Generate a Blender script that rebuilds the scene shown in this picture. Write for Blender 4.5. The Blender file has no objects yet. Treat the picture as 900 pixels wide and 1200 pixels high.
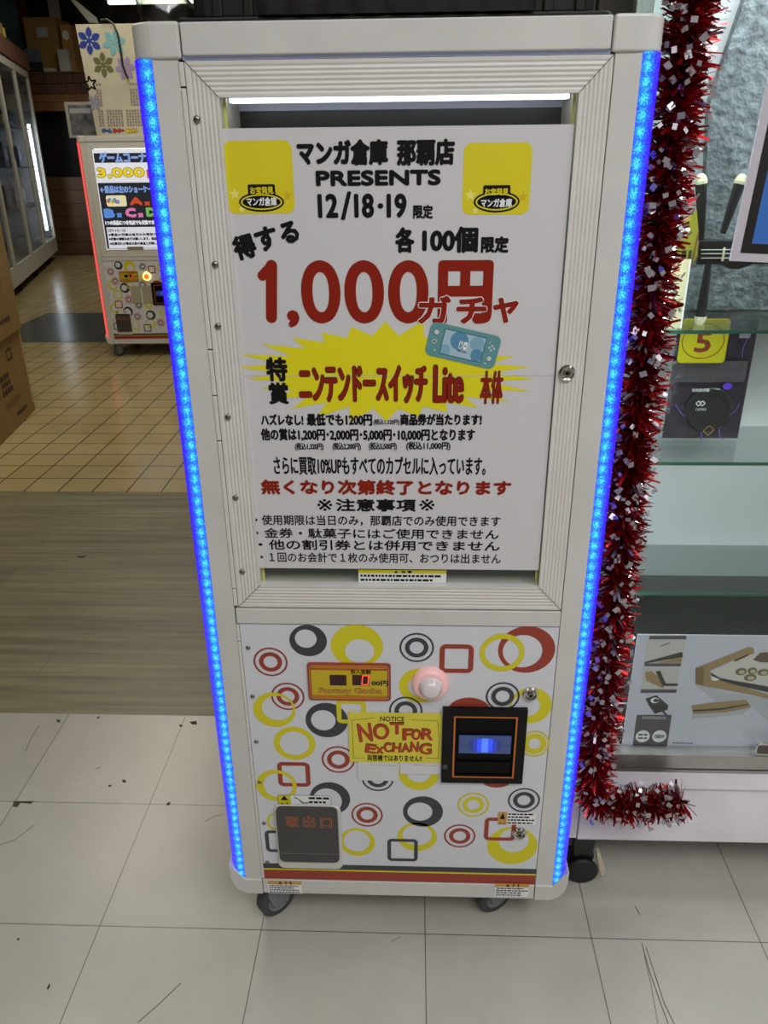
import bpy, math, random
from mathutils import Matrix, Vector
random.seed(7)
C = bpy.context.scene.collection
S = bpy.context.scene

# ------------------------------------------------------------------ camera
cam_d = bpy.data.cameras.new('camera'); cam = bpy.data.objects.new('camera', cam_d); C.objects.link(cam)
yaw, pitch, roll = -0.04, 0.42469, -0.01097
fwd = Vector((math.sin(yaw)*math.cos(pitch), math.cos(yaw)*math.cos(pitch), -math.sin(pitch)))
rt = Vector((math.cos(yaw), -math.sin(yaw), 0)); up = rt.cross(fwd)
r2 = math.cos(roll)*rt + math.sin(roll)*up; u2 = -math.sin(roll)*rt + math.cos(roll)*up
mw = Matrix((r2, u2, -fwd)).transposed().to_4x4(); mw.translation = (0.02275, -0.99445, 1.29017)
cam.matrix_world = mw
cam_d.sensor_fit = 'VERTICAL'; cam_d.sensor_height = 36; cam_d.lens = 36*922.44/1200
cam_d.clip_start = 0.02; cam_d.clip_end = 60
S.camera = cam

# ------------------------------------------------------------------ world, lights, exposure
S.view_settings.view_transform = 'Standard'; S.view_settings.look = 'None'
S.view_settings.gamma = 1; S.view_settings.use_curve_mapping = False
S.view_settings.exposure = 0.0
W = bpy.data.worlds.new('world'); S.world = W; W.use_nodes = True
W.node_tree.nodes['Background'].inputs[0].default_value = (0.8, 0.85, 0.9, 1)
W.node_tree.nodes['Background'].inputs[1].default_value = 0.05
def area(name, loc, rot, sx, sy, power, col=(1, 1, 1)):
    d = bpy.data.lights.new(name, 'AREA'); d.shape = 'RECTANGLE'; d.size = sx; d.size_y = sy
    d.energy = power; d.color = col
    o = bpy.data.objects.new(name, d); C.objects.link(o); o.location = loc; o.rotation_euler = rot
    return o
area('shop_light', (0.6, -2.0, 2.82), (math.radians(5), 0, 0), 2.6, 1.3, 58, (0.965, 0.985, 1))
area('showcase_fill', (1.5, -1.3, 2.82), (0, 0, 0), 0.4, 1.8, 22, (0.965, 0.985, 1))  # added area light, brightens the front of the right-hand showcase
area('aisle_light', (-1.6, 0.6, 2.82), (0, 0, 0), 0.5, 2.2, 15, (1, 0.97, 0.82))
area('arcade_light', (-1.75, 3.6, 2.82), (0, 0, 0), 0.6, 2.6, 42, (1, 0.94, 0.76))
area('far_light', (-2.9, 8.4, 3.3), (0, 0, 0), 0.6, 2.6, 40, (1, 0.96, 0.84))

# ------------------------------------------------------------------ helpers
def lin(c): c /= 255.0; return c/12.92 if c <= 0.04045 else ((c+0.055)/1.055)**2.4
def rgb(r, g, b): return (lin(r), lin(g), lin(b), 1)
MATS = {}
def mat(name, col=(200, 200, 200), rough=0.5, metal=0.0, emit=None, es=1.0, noise=0, nscale=30, bump=0, spec=0.5, coat=0):
    if name in MATS: return MATS[name]
    m = bpy.data.materials.new(name); m.use_nodes = True; MATS[name] = m
    nt = m.node_tree; b = nt.nodes['Principled BSDF']
    b.inputs['Base Color'].default_value = rgb(*col); b.inputs['Roughness'].default_value = rough
    b.inputs['Metallic'].default_value = metal; b.inputs['Specular IOR Level'].default_value = spec
    b.inputs['Coat Weight'].default_value = coat
    if emit: b.inputs['Emission Color'].default_value = rgb(*emit); b.inputs['Emission Strength'].default_value = es
    if noise or bump:
        tc = nt.nodes.new('ShaderNodeTexCoord'); n = nt.nodes.new('ShaderNodeTexNoise')
        n.inputs['Scale'].default_value = nscale; n.inputs['Detail'].default_value = 5
        nt.links.new(tc.outputs['Object'], n.inputs['Vector'])
        if noise:
            r = nt.nodes.new('ShaderNodeValToRGB')
            f0, f1 = 1-noise, 1+noise*0.6
            r.color_ramp.elements[0].position = 0.3; r.color_ramp.elements[1].position = 0.7
            r.color_ramp.elements[0].color = rgb(*[min(255, c*f0) for c in col])
            r.color_ramp.elements[1].color = rgb(*[min(255, c*f1) for c in col])
            nt.links.new(n.outputs['Fac'], r.inputs['Fac']); nt.links.new(r.outputs['Color'], b.inputs['Base Color'])
        if bump:
            bp = nt.nodes.new('ShaderNodeBump'); bp.inputs['Strength'].default_value = bump; bp.inputs['Distance'].default_value = 0.01
            nt.links.new(n.outputs['Fac'], bp.inputs['Height']); nt.links.new(bp.outputs['Normal'], b.inputs['Normal'])
    return m
def glass(name, tint=(0.93, 0.97, 0.95), refl=0.6, rough=0.02):
    if name in MATS: return MATS[name]
    m = bpy.data.materials.new(name); m.use_nodes = True; MATS[name] = m; nt = m.node_tree
    nt.nodes.remove(nt.nodes['Principled BSDF']); out = nt.nodes['Material Output']
    t = nt.nodes.new('ShaderNodeBsdfTransparent'); t.inputs[0].default_value = (*tint, 1)
    g = nt.nodes.new('ShaderNodeBsdfGlossy'); g.inputs['Roughness'].default_value = rough
    fr = nt.nodes.new('ShaderNodeFresnel'); bf = nt.nodes.new('ShaderNodeNewGeometry'); io = nt.nodes.new('ShaderNodeMath'); io.operation = 'MULTIPLY_ADD'
    io.inputs[1].default_value = 1/1.45-1.45; io.inputs[2].default_value = 1.45
    nt.links.new(bf.outputs['Backfacing'], io.inputs[0]); nt.links.new(io.outputs[0], fr.inputs[0])      # same reflectance on entry and exit of a thin pane
    mu = nt.nodes.new('ShaderNodeMath'); mu.operation = 'MULTIPLY'; mu.inputs[1].default_value = refl
    mx = nt.nodes.new('ShaderNodeMixShader')
    nt.links.new(fr.outputs[0], mu.inputs[0]); nt.links.new(mu.outputs[0], mx.inputs[0])
    nt.links.new(t.outputs[0], mx.inputs[1]); nt.links.new(g.outputs[0], mx.inputs[2]); nt.links.new(mx.outputs[0], out.inputs[0])
    return m
def led_mat(name, base, mid, spot, pitch_, sx, es):
    m = bpy.data.materials.new(name); m.use_nodes = True; MATS[name] = m; nt = m.node_tree
    N = nt.nodes.new; L = nt.links.new
    def M(op, a, b=None):
        n = N('ShaderNodeMath'); n.operation = op
        for i, v in enumerate((a, b)):
            if v is None: continue
            if isinstance(v, (int, float)): n.inputs[i].default_value = v
            else: L(v, n.inputs[i])
        return n.outputs[0]
    tc = N('ShaderNodeTexCoord'); sp = N('ShaderNodeSeparateXYZ'); L(tc.outputs['Object'], sp.inputs[0])
    dz = M('MULTIPLY', M('SUBTRACT', M('FRACT', M('DIVIDE', sp.outputs[2], pitch_)), 0.5), pitch_)
    dx = M('MULTIPLY', M('SUBTRACT', M('ABSOLUTE', sp.outputs[0]), sx), 1.45)
    d = M('SQRT', M('ADD', M('MULTIPLY', dz, dz), M('MULTIPLY', dx, dx)))
    nz = N('ShaderNodeTexNoise'); nz.inputs['Scale'].default_value = 560; nz.inputs['Detail'].default_value = 3
    L(tc.outputs['Object'], nz.inputs['Vector'])
    d2 = M('ADD', M('DIVIDE', d, pitch_*1.0), M('MULTIPLY', M('SUBTRACT', nz.outputs['Fac'], 0.5), 1.7))
    r = N('ShaderNodeValToRGB'); r.color_ramp.elements[0].position = 0.1; r.color_ramp.elements[1].position = 0.95
    r.color_ramp.elements[0].color = rgb(*spot); r.color_ramp.elements[1].color = rgb(*base)
    e = r.color_ramp.elements.new(0.42); e.color = rgb(*mid)
    L(d2, r.inputs['Fac'])
    b = nt.nodes['Principled BSDF']; b.inputs['Base Color'].default_value = rgb(30, 30, 60); b.inputs['Roughness'].default_value = 0.15
    L(r.outputs['Color'], b.inputs['Emission Color']); b.inputs['Emission Strength'].default_value = es
    return m

class MB:
    def __init__(s): s.v = []; s.f = []; s.mi = []; s.ms = []
    def m(s, mt):
        if mt not in s.ms: s.ms.append(mt)
        return s.ms.index(mt)
    def face(s, pts, mt):
        b = len(s.v); s.v += [tuple(p) for p in pts]; s.f.append(tuple(range(b, b+len(pts)))); s.mi.append(s.m(mt))
    def grid(s, rows, mt, close=False):
        b = len(s.v); n = len(rows[0]); k = s.m(mt)
        for r in rows: s.v += [tuple(p) for p in r]
        for i in range(len(rows)-1):
            for j in range(n if close else n-1):
                j2 = (j+1) % n
                s.f.append((b+i*n+j, b+i*n+j2, b+(i+1)*n+j2, b+(i+1)*n+j)); s.mi.append(k)
    def box(s, x0, x1, y0, y1, z0, z1, mt):
        b = len(s.v); k = s.m(mt)
        s.v += [(x, y, z) for z in (z0, z1) for y in (y0, y1) for x in (x0, x1)]
        for q in ((0, 2, 3, 1), (4, 5, 7, 6), (0, 1, 5, 4), (2, 6, 7, 3), (0, 4, 6, 2), (1, 3, 7, 5)):
            s.f.append(tuple(b+i for i in q)); s.mi.append(k)
    def prism(s, poly, y0, y1, mt):
        n = len(poly); b = len(s.v); k = s.m(mt)
        s.v += [(x, y0, z) for x, z in poly] + [(x, y1, z) for x, z in poly]
        s.f.append(tuple(b+i for i in range(n))); s.f.append(tuple(b+n+i for i in reversed(range(n)))); s.mi += [k, k]
        for i in range(n):
            j = (i+1) % n; s.f.append((b+i, b+n+i, b+n+j, b+j)); s.mi.append(k)
    def extr(s, poly, z0, z1, mt):      # polygon in XY, extruded along z
        n = len(poly); b = len(s.v); k = s.m(mt)
        s.v += [(x, y, z0) for x, y in poly] + [(x, y, z1) for x, y in poly]
        s.f.append(tuple(b+i for i in reversed(range(n)))); s.f.append(tuple(b+n+i for i in range(n))); s.mi += [k, k]
        for i in range(n):
            j = (i+1) % n; s.f.append((b+i, b+j, b+n+j, b+n+i)); s.mi.append(k)
    def poly(s, pts, y, mt): s.face([(x, y, z) for x, z in pts], mt)
    def disc(s, cx, cz, rx, rz, y, mt, n=32):
        s.poly([(cx+rx*math.cos(a), cz+rz*math.sin(a)) for a in [2*math.pi*i/n for i in range(n)]], y, mt)
    def ring(s, o, i, y, mt, n=40):
        A = [2*math.pi*k/n for k in range(n)]
        s.grid([[(o[0]+o[2]*math.cos(a), y, o[1]+o[3]*math.sin(a)) for a in A],
                [(i[0]+i[2]*math.cos(a), y, i[1]+i[3]*math.sin(a)) for a in A]], mt, True)
    def rr(s, x0, x1, z0, z1, r, n=6):
        P = []
        for cx, cz, a0 in ((x1-r, z0+r, -90), (x1-r, z1-r, 0), (x0+r, z1-r, 90), (x0+r, z0+r, 180)):
            for k in range(n+1):
                a = math.radians(a0+90*k/n); P.append((cx+r*math.cos(a), cz+r*math.sin(a)))
        return P
    def rrect(s, bx, r, y, mt): s.poly(s.rr(*bx, r), y, mt)
    def rring(s, bx, r, t, y, mt):
        x0, x1, z0, z1 = bx
        A = s.rr(x0, x1, z0, z1, r); B = s.rr(x0+t, x1-t, z0+t, z1-t, max(r-t, 0.0004))
        s.grid([[(x, y, z) for x, z in A], [(x, y, z) for x, z in B]], mt, True)
    def rect(s, bx, y, mt): x0, x1, z0, z1 = bx; s.poly([(x0, z0), (x1, z0), (x1, z1), (x0, z1)], y, mt)
    def line(s, p, q, w, y, mt):
        dx, dz = q[0]-p[0], q[1]-p[1]; L = math.hypot(dx, dz) or 1; nx, nz = -dz/L*w/2, dx/L*w/2
        s.poly([(p[0]-nx, p[1]-nz), (q[0]-nx, q[1]-nz), (q[0]+nx, q[1]+nz), (p[0]+nx, p[1]+nz)], y, mt)
    def lathe(s, cx, y, cz, prof, mt, n=28, sz=1.0):     # axis towards -y; prof = (radius, distance out)
        rows = [[(cx+r*math.cos(2*math.pi*k/n), y-h, cz+sz*r*math.sin(2*math.pi*k/n)) for k in range(n)] for r, h in prof]
        s.grid(rows, mt, True); s.face(rows[-1], mt)
    def tube(s, path, rad, mt, n=8, cap=True):
        P = [Vector(p) for p in path]; R = rad if isinstance(rad, (list, tuple)) else [rad]*len(P); rows = []
        u = None
        for i, p in enumerate(P):
            t = (P[min(i+1, len(P)-1)]-P[max(i-1, 0)]).normalized()
            if u is None: u = t.orthogonal().normalized()
            u = (u-t*u.dot(t)).normalized(); w = t.cross(u)
            rows.append([p+R[i]*(math.cos(a)*u+math.sin(a)*w) for a in [2*math.pi*k/n for k in range(n)]])
        s.grid(rows, mt, True)
        if cap: s.face(rows[0][::-1], mt); s.face(rows[-1], mt)
    def text(s, body, bx, y, mt, bold=0.0, rot=0.0, res=2):
        V, F = glyphs(body, res); x0, x1, z0, z1 = bx
        cx, cz = (x0+x1)/2, (z0+z1)/2; hw, hh = (x1-x0)/2-bold, (z1-z0)/2-bold
        ca, sa = math.cos(math.radians(rot)), math.sin(math.radians(rot)); k = s.m(mt)
        sh = [(0, 0)] if bold <= 0 else [(bold*math.cos(i*math.pi/4), bold*math.sin(i*math.pi/4)) for i in range(8)]
        for si, (ox, oz) in enumerate(sh):
            b = len(s.v)
            for u, v in V:
                X, Z = u*hw+ox, v*hh+oz
                s.v.append((cx+X*ca-Z*sa, y-si*6e-6, cz+X*sa+Z*ca))
            for f in F: s.f.append(tuple(b+i for i in f)); s.mi.append(k)
    def build(s, name, parent=None, smooth=False, bevel=0, label=None, seg=2):
        me = bpy.data.meshes.new(name); me.from_pydata(s.v, [], s.f)
        for mt in s.ms: me.materials.append(mt)
        me.polygons.foreach_set('material_index', s.mi); me.update()
        if smooth: me.polygons.foreach_set('use_smooth', [True]*len(me.polygons))
        o = bpy.data.objects.new(name, me); C.objects.link(o)
        if parent: o.parent = parent
        if label: o['label'] = label
        if bevel:
            md = o.modifiers.new('bevel', 'BEVEL'); md.width = bevel; md.segments = seg; md.limit_method = 'ANGLE'
        return o
GL = {}
def glyphs(body, res=2):
    if (body, res) in GL: return GL[(body, res)]
    c = bpy.data.curves.new('t', 'FONT'); c.body = body; c.resolution_u = res
    o = bpy.data.objects.new('t', c); C.objects.link(o)
    me = bpy.data.meshes.new_from_object(o.evaluated_get(bpy.context.evaluated_depsgraph_get()))
    xs = [v.co.x for v in me.vertices]; ys = [v.co.y for v in me.vertices]
    x0, x1, y0, y1 = min(xs), max(xs), min(ys), max(ys)
    V = [((v.co.x-(x0+x1)/2)/max((x1-x0)/2, 1e-6), (v.co.y-(y0+y1)/2)/max((y1-y0)/2, 1e-6)) for v in me.vertices]
    F = [tuple(p.vertices) for p in me.polygons]
    bpy.data.objects.remove(o); bpy.data.curves.remove(c); bpy.data.meshes.remove(me)
    GL[(body, res)] = (V, F); return V, F
def tag(o, label, cat, group=None, kind=None):
    o['label'] = label; o['category'] = cat
    if group: o['group'] = group
    if kind: o['kind'] = kind
    return o
def thing(name, label, cat, loc=(0, 0, 0), rz=0, group=None):
    o = bpy.data.objects.new(name, None); o.empty_display_size = 0.1; C.objects.link(o)
    o.location = loc; o.rotation_euler = (0, 0, rz); return tag(o, label, cat, group)
def struct(o, label=None):
    o['kind'] = 'structure'
    if label: o['label'] = label
    return o

# ------------------------------------------------------------------ materials
white = mat('white_enamel', (206, 203, 199), 0.32, noise=0.03, nscale=9)
alu_white = mat('white_aluminium', (213, 209, 204), 0.3, noise=0.02, nscale=20)
panel_w = mat('panel_white', (212, 212, 219), 0.35)
dark_gap = mat('dark_gap', (45, 44, 42), 0.7)
black = mat('black_plastic', (14, 14, 15), 0.35)
blacksmoke = mat('smoked_panel', (40, 44, 42), 0.25)
chrome = mat('chrome', (215, 212, 205), 0.15, 1.0)
steel = mat('screw_steel', (140, 138, 132), 0.3, 1.0)
ink = mat('black_ink', (20, 18, 20), 0.6, spec=.15)
red_ink = mat('red_ink', (138, 32, 16), 0.6, spec=.15)
red_p = mat('print_red', (152, 56, 38), 0.4)
yel_p = mat('print_yellow', (212, 200, 20), 0.4)
blk_p = mat('print_black', (56, 58, 64), 0.4)
yel_poster = mat('poster_yellow', (226, 214, 12), 0.45)
paper = mat('poster_paper', (207, 204, 206), 0.3, coat=0.15)
white_p = mat('white_print', (232, 232, 232), 0.5)
orange_p = mat('print_orange', (196, 104, 30), 0.45)
gold_p = mat('print_gold', (196, 150, 66), 0.45)
rubber = mat('grey_rubber', (66, 68, 70), 0.6)
greyplastic = mat('grey_plastic', (120, 122, 124), 0.45)
lamp_white = mat('tube_light', (255, 255, 255), 0.4, emit=(242, 245, 255), es=2.6)

# ------------------------------------------------------------------ setting
def grid_floor(name, w, h, ox, oy, c1, c2, cm, mortar, rough, noise_amt, nscale, bump=0.0, stretch=(1, 1, 1)):
    m = bpy.data.materials.new(name); m.use_nodes = True; nt = m.node_tree; N = nt.nodes.new; L = nt.links.new
    b = nt.nodes['Principled BSDF']; tc = N('ShaderNodeTexCoord')
    mp = N('ShaderNodeMapping'); mp.inputs['Location'].default_value = (-ox, -oy, 0); L(tc.outputs['Object'], mp.inputs['Vector'])
    br = N('ShaderNodeTexBrick'); br.offset = 0.0; br.squash = 1.0
    br.inputs['Scale'].default_value = 1; br.inputs['Brick Width'].default_value = w; br.inputs['Row Height'].default_value = h
    br.inputs['Mortar Size'].default_value = mortar; br.inputs['Mortar Smooth'].default_value = 0.1
    br.inputs['Color1'].default_value = rgb(*c1); br.inputs['Color2'].default_value = rgb(*c2); br.inputs['Mortar'].default_value = rgb(*cm)
    L(mp.outputs[0], br.inputs['Vector'])
    mp2 = N('ShaderNodeMapping'); mp2.inputs['Scale'].default_value = stretch; L(tc.outputs['Object'], mp2.inputs['Vector'])
    nz = N('ShaderNodeTexNoise'); nz.inputs['Scale'].default_value = nscale; nz.inputs['Detail'].default_value = 9; nz.inputs['Roughness'].default_value = 0.65
    L(mp2.outputs[0], nz.inputs['Vector'])
    rp = N('ShaderNodeValToRGB'); rp.color_ramp.elements[0].position = 0.28; rp.color_ramp.elements[1].position = 0.72
    k = 1-noise_amt; rp.color_ramp.elements[0].color = (k, k, k*0.99, 1); rp.color_ramp.elements[1].color = (1, 1, 1, 1)
    L(nz.outputs['Fac'], rp.inputs['Fac'])
    mx = N('ShaderNodeMix'); mx.data_type = 'RGBA'; mx.blend_type = 'MULTIPLY'; mx.inputs['Factor'].default_value = 1
    L(br.outputs['Color'], mx.inputs[6]); L(rp.outputs['Color'], mx.inputs[7]); L(mx.outputs[2], b.inputs['Base Color'])
    b.inputs['Roughness'].default_value = rough; b.inputs['Specular IOR Level'].default_value = 0.5
    if bump:
        bp = N('ShaderNodeBump'); bp.inputs['Strength'].default_value = bump; bp.inputs['Distance'].default_value = 0.004
        n2 = N('ShaderNodeTexNoise'); n2.inputs['Scale'].default_value = 7; L(tc.outputs['Object'], n2.inputs['Vector'])
        L(n2.outputs['Fac'], bp.inputs['Height']); L(bp.outputs['Normal'], b.inputs['Normal'])
    return m
def slab(name, x0, x1, y0, y1, z0, z1, mt):
    b = MB(); b.box(x0, x1, y0, y1, z0, z1, mt); return struct(b.build(name))
vinyl = grid_floor('white_vinyl_tile', 0.3, 0.3, -0.5505, -0.0045, (186, 182, 173), (180, 176, 167), (96, 92, 84), 0.0009, 0.29, 0.16, 6, 0.12)
cream = grid_floor('cream_ceramic_tile', 0.1485, 0.1545, -1.3418, 2.0454, (178, 160, 116), (170, 152, 108), (72, 56, 38), 0.0032, 0.2, 0.2, 2.5, 0.1)
# wood-look planks, grain along x
def plank_mat():
    m = bpy.data.materials.new('wood_vinyl_plank'); m.use_nodes = True; nt = m.node_tree; N = nt.nodes.new; L = nt.links.new
    b = nt.nodes['Principled BSDF']; tc = N('ShaderNodeTexCoord')
    mp = N('ShaderNodeMapping'); mp.inputs['Location'].default_value = (1.92, -0.6, 0); L(tc.outputs['Object'], mp.inputs['Vector'])
    br = N('ShaderNodeTexBrick'); br.offset = 0.37; br.offset_frequency = 2; br.inputs['Scale'].default_value = 1
    br.inputs['Brick Width'].default_value = 0.914; br.inputs['Row Height'].default_value = 0.152; br.inputs['Mortar Size'].default_value = 0.0006
    br.inputs['Color1'].default_value = rgb(150, 141, 108); br.inputs['Color2'].default_value = rgb(136, 128, 99); br.inputs['Mortar'].default_value = rgb(86, 80, 66)
    L(mp.outputs[0], br.inputs['Vector'])
    def nz(sc, st, det):
        q = N('ShaderNodeMapping'); q.inputs['Scale'].default_value = st; L(tc.outputs['Object'], q.inputs['Vector'])
        n = N('ShaderNodeTexNoise'); n.inputs['Scale'].default_value = sc; n.inputs['Detail'].default_value = det; n.inputs['Roughness'].default_value = 0.6
        L(q.outputs[0], n.inputs['Vector']); return n.outputs['Fac']
    def ramp(f, a, p0, p1):
        r = N('ShaderNodeValToRGB'); r.color_ramp.elements[0].position = p0; r.color_ramp.elements[1].position = p1
        r.color_ramp.elements[0].color = (a, a, a, 1); L(f, r.inputs['Fac']); return r.outputs['Color']
    def mul(a, c):
        x = N('ShaderNodeMix'); x.data_type = 'RGBA'; x.blend_type = 'MULTIPLY'; x.inputs['Factor'].default_value = 1
        L(a, x.inputs[6]); L(c, x.inputs[7]); return x.outputs[2]
    col = mul(br.outputs['Color'], ramp(nz(1, (1.6, 34, 1), 6), 0.52, 0.33, 0.66))
    col = mul(col, ramp(nz(1, (3, 130, 1), 4), 0.74, 0.3, 0.7)); col = mul(col, ramp(nz(1.5, (1, 3, 1), 2), 0.8, 0.3, 0.7))
    L(col, b.inputs['Base Color']); b.inputs['Roughness'].default_value = 0.42
    return m
plank = plank_mat()
XL, XR, YF, YB, ZC = -8.0, 3.5, -3.6, 12.2, 3.7
slab('floor', XL, XR, YF, 0.595, -0.06, 0, vinyl)['label'] = 'white vinyl tile floor'
slab('floor_planks', XL, XR, 0.595, 2.045, -0.06, 0, plank)['label'] = 'grey wood look plank floor strip'
slab('floor_tiles', XL, XR, 2.045, YB, -0.06, 0, cream)['label'] = 'cream ceramic tile floor'
wall_m = mat('wall_paint', (150, 142, 128), 0.7)
dim_wall = mat('mottled_dark_wall', (70, 70, 70), 0.8, noise=0.45, nscale=5)
slab('ceiling', XL, XR, YF, YB, ZC, ZC+0.06, mat('ceiling_paint', (176, 172, 160), 0.8))
slab('wall_back', XL, XR, YB-0.1, YB, 0, ZC, dim_wall)
slab('wall_left', XL, XL+0.1, YF, YB-0.1, 0, ZC, wall_m)
slab('wall_right', XR-0.1, XR, YF, YB-0.1, 0, ZC, wall_m)
slab('wall_front', XL+0.1, XR-0.1, YF, YF+0.1, 0, ZC, wall_m)
# partition of vertical boards behind the vending machine and the showcase
b = MB()
for i in range(28):
    x = 0.1+i*0.118; b.box(x, x+0.113, 0.60, 0.64, 0, ZC-0.001, mat('grey_boards', (112, 108, 98), 0.6, noise=0.15, nscale=12))
struct(b.build('wall_partition', bevel=0.004), 'grey vertical board wall behind the showcase')
# floor scuffs, chips and hairline cracks in the vinyl
b = MB(); scuff = mat('floor_scuff', (84, 78, 70), 0.6)
def fline(pts, w, mt=scuff):
    for p, q in zip(pts, pts[1:]):
        d = Vector((q[0]-p[0], q[1]-p[1])); n = Vector((-d.y, d.x)).normalized()*w/2
        b.face([(p[0]-n.x, p[1]-n.y, .0006), (q[0]-n.x, q[1]-n.y, .0006), (q[0]+n.x, q[1]+n.y, .0006), (p[0]+n.x, p[1]+n.y, .0006)], mt)
for pts, w in ((((0.4374, -0.0115), (0.4364, -0.0604), (0.4391, -0.1135), (0.4423, -0.1561)), .0013), (((0.4427, -0.0197), (0.4446, -0.0834), (0.4456, -0.1206), (0.452, -0.1558)), .0012), (((0.4354, -0.0364), (0.4318, -0.0989), (0.4257, -0.1566)), .0007),
               (((-0.4224, -0.1785), (-0.3986, -0.1493), (-0.3705, -0.1097)), .0012), (((-0.0124, -0.0224), (0.0059, -0.0117)), .001), (((0.4444, 0.0645), (0.4492, 0.0463)), .0016),
               (((-0.71, 0.4004), (-0.7001, 0.4063)), .0016), (((-0.8266, 0.1761), (-0.8008, 0.1901), (-0.7788, 0.2297)), .0008), (((-0.901, 0.4563), (-0.9076, 0.4986), (-0.9088, 0.5492)), .0012), (((-0.4168, 0.2485), (-0.4019, 0.2632), (-0.3814, 0.2709)), .0008)):
    fline(pts, w)
# chips
for pts in (((-0.8544, 0.2959), (-0.8089, 0.2971), (-0.8131, 0.2894), (-0.8369, 0.2913), (-0.8387, 0.2788), (-0.8493, 0.281)), ((-0.6362, 0.3666), (-0.6284, 0.3668), (-0.6237, 0.3589), (-0.6315, 0.3587)), ((-0.6618, 0.3499), (-0.654, 0.3501), (-0.6541, 0.3448), (-0.6599, 0.3447)), ((-0.8753, 0.5729), (-0.8631, 0.5699), (-0.8612, 0.5601), (-0.869, 0.5632)),
            ((-0.5347, 0.571), (-0.5184, 0.5746), (-0.5129, 0.5617), (-0.5258, 0.5614)), ((-0.5579, 0.5607), (-0.5484, 0.5576), (-0.5488, 0.5512), (-0.5561, 0.5542)), ((-0.692, -0.0346), (-0.6881, -0.0327), (-0.6873, -0.0379), (-0.6904, -0.0379)), ((-0.5975, -0.1254), (-0.597, -0.1162), (-0.593, -0.1222), (-0.5941, -0.1298)), ((-0.5126, 0.2996), (-0.5057, 0.3022), (-0.5067, 0.2922), (-0.513, 0.2946)), ((-0.7748, 0.5852), (-0.7683, 0.5854), (-0.768, 0.5787), (-0.7724, 0.5786)), ((-1.1737, 1.4578), (-1.1394, 1.4649), (-1.1441, 1.4452), (-1.1625, 1.4449))):
    b.face([(x, y, .0006) for x, y in pts][::-1], mat('floor_chip', (70, 60, 48), 0.8))
o = b.build('floor_marks'); struct(o, 'dark scuffs and cracks on the white vinyl floor')

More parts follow.
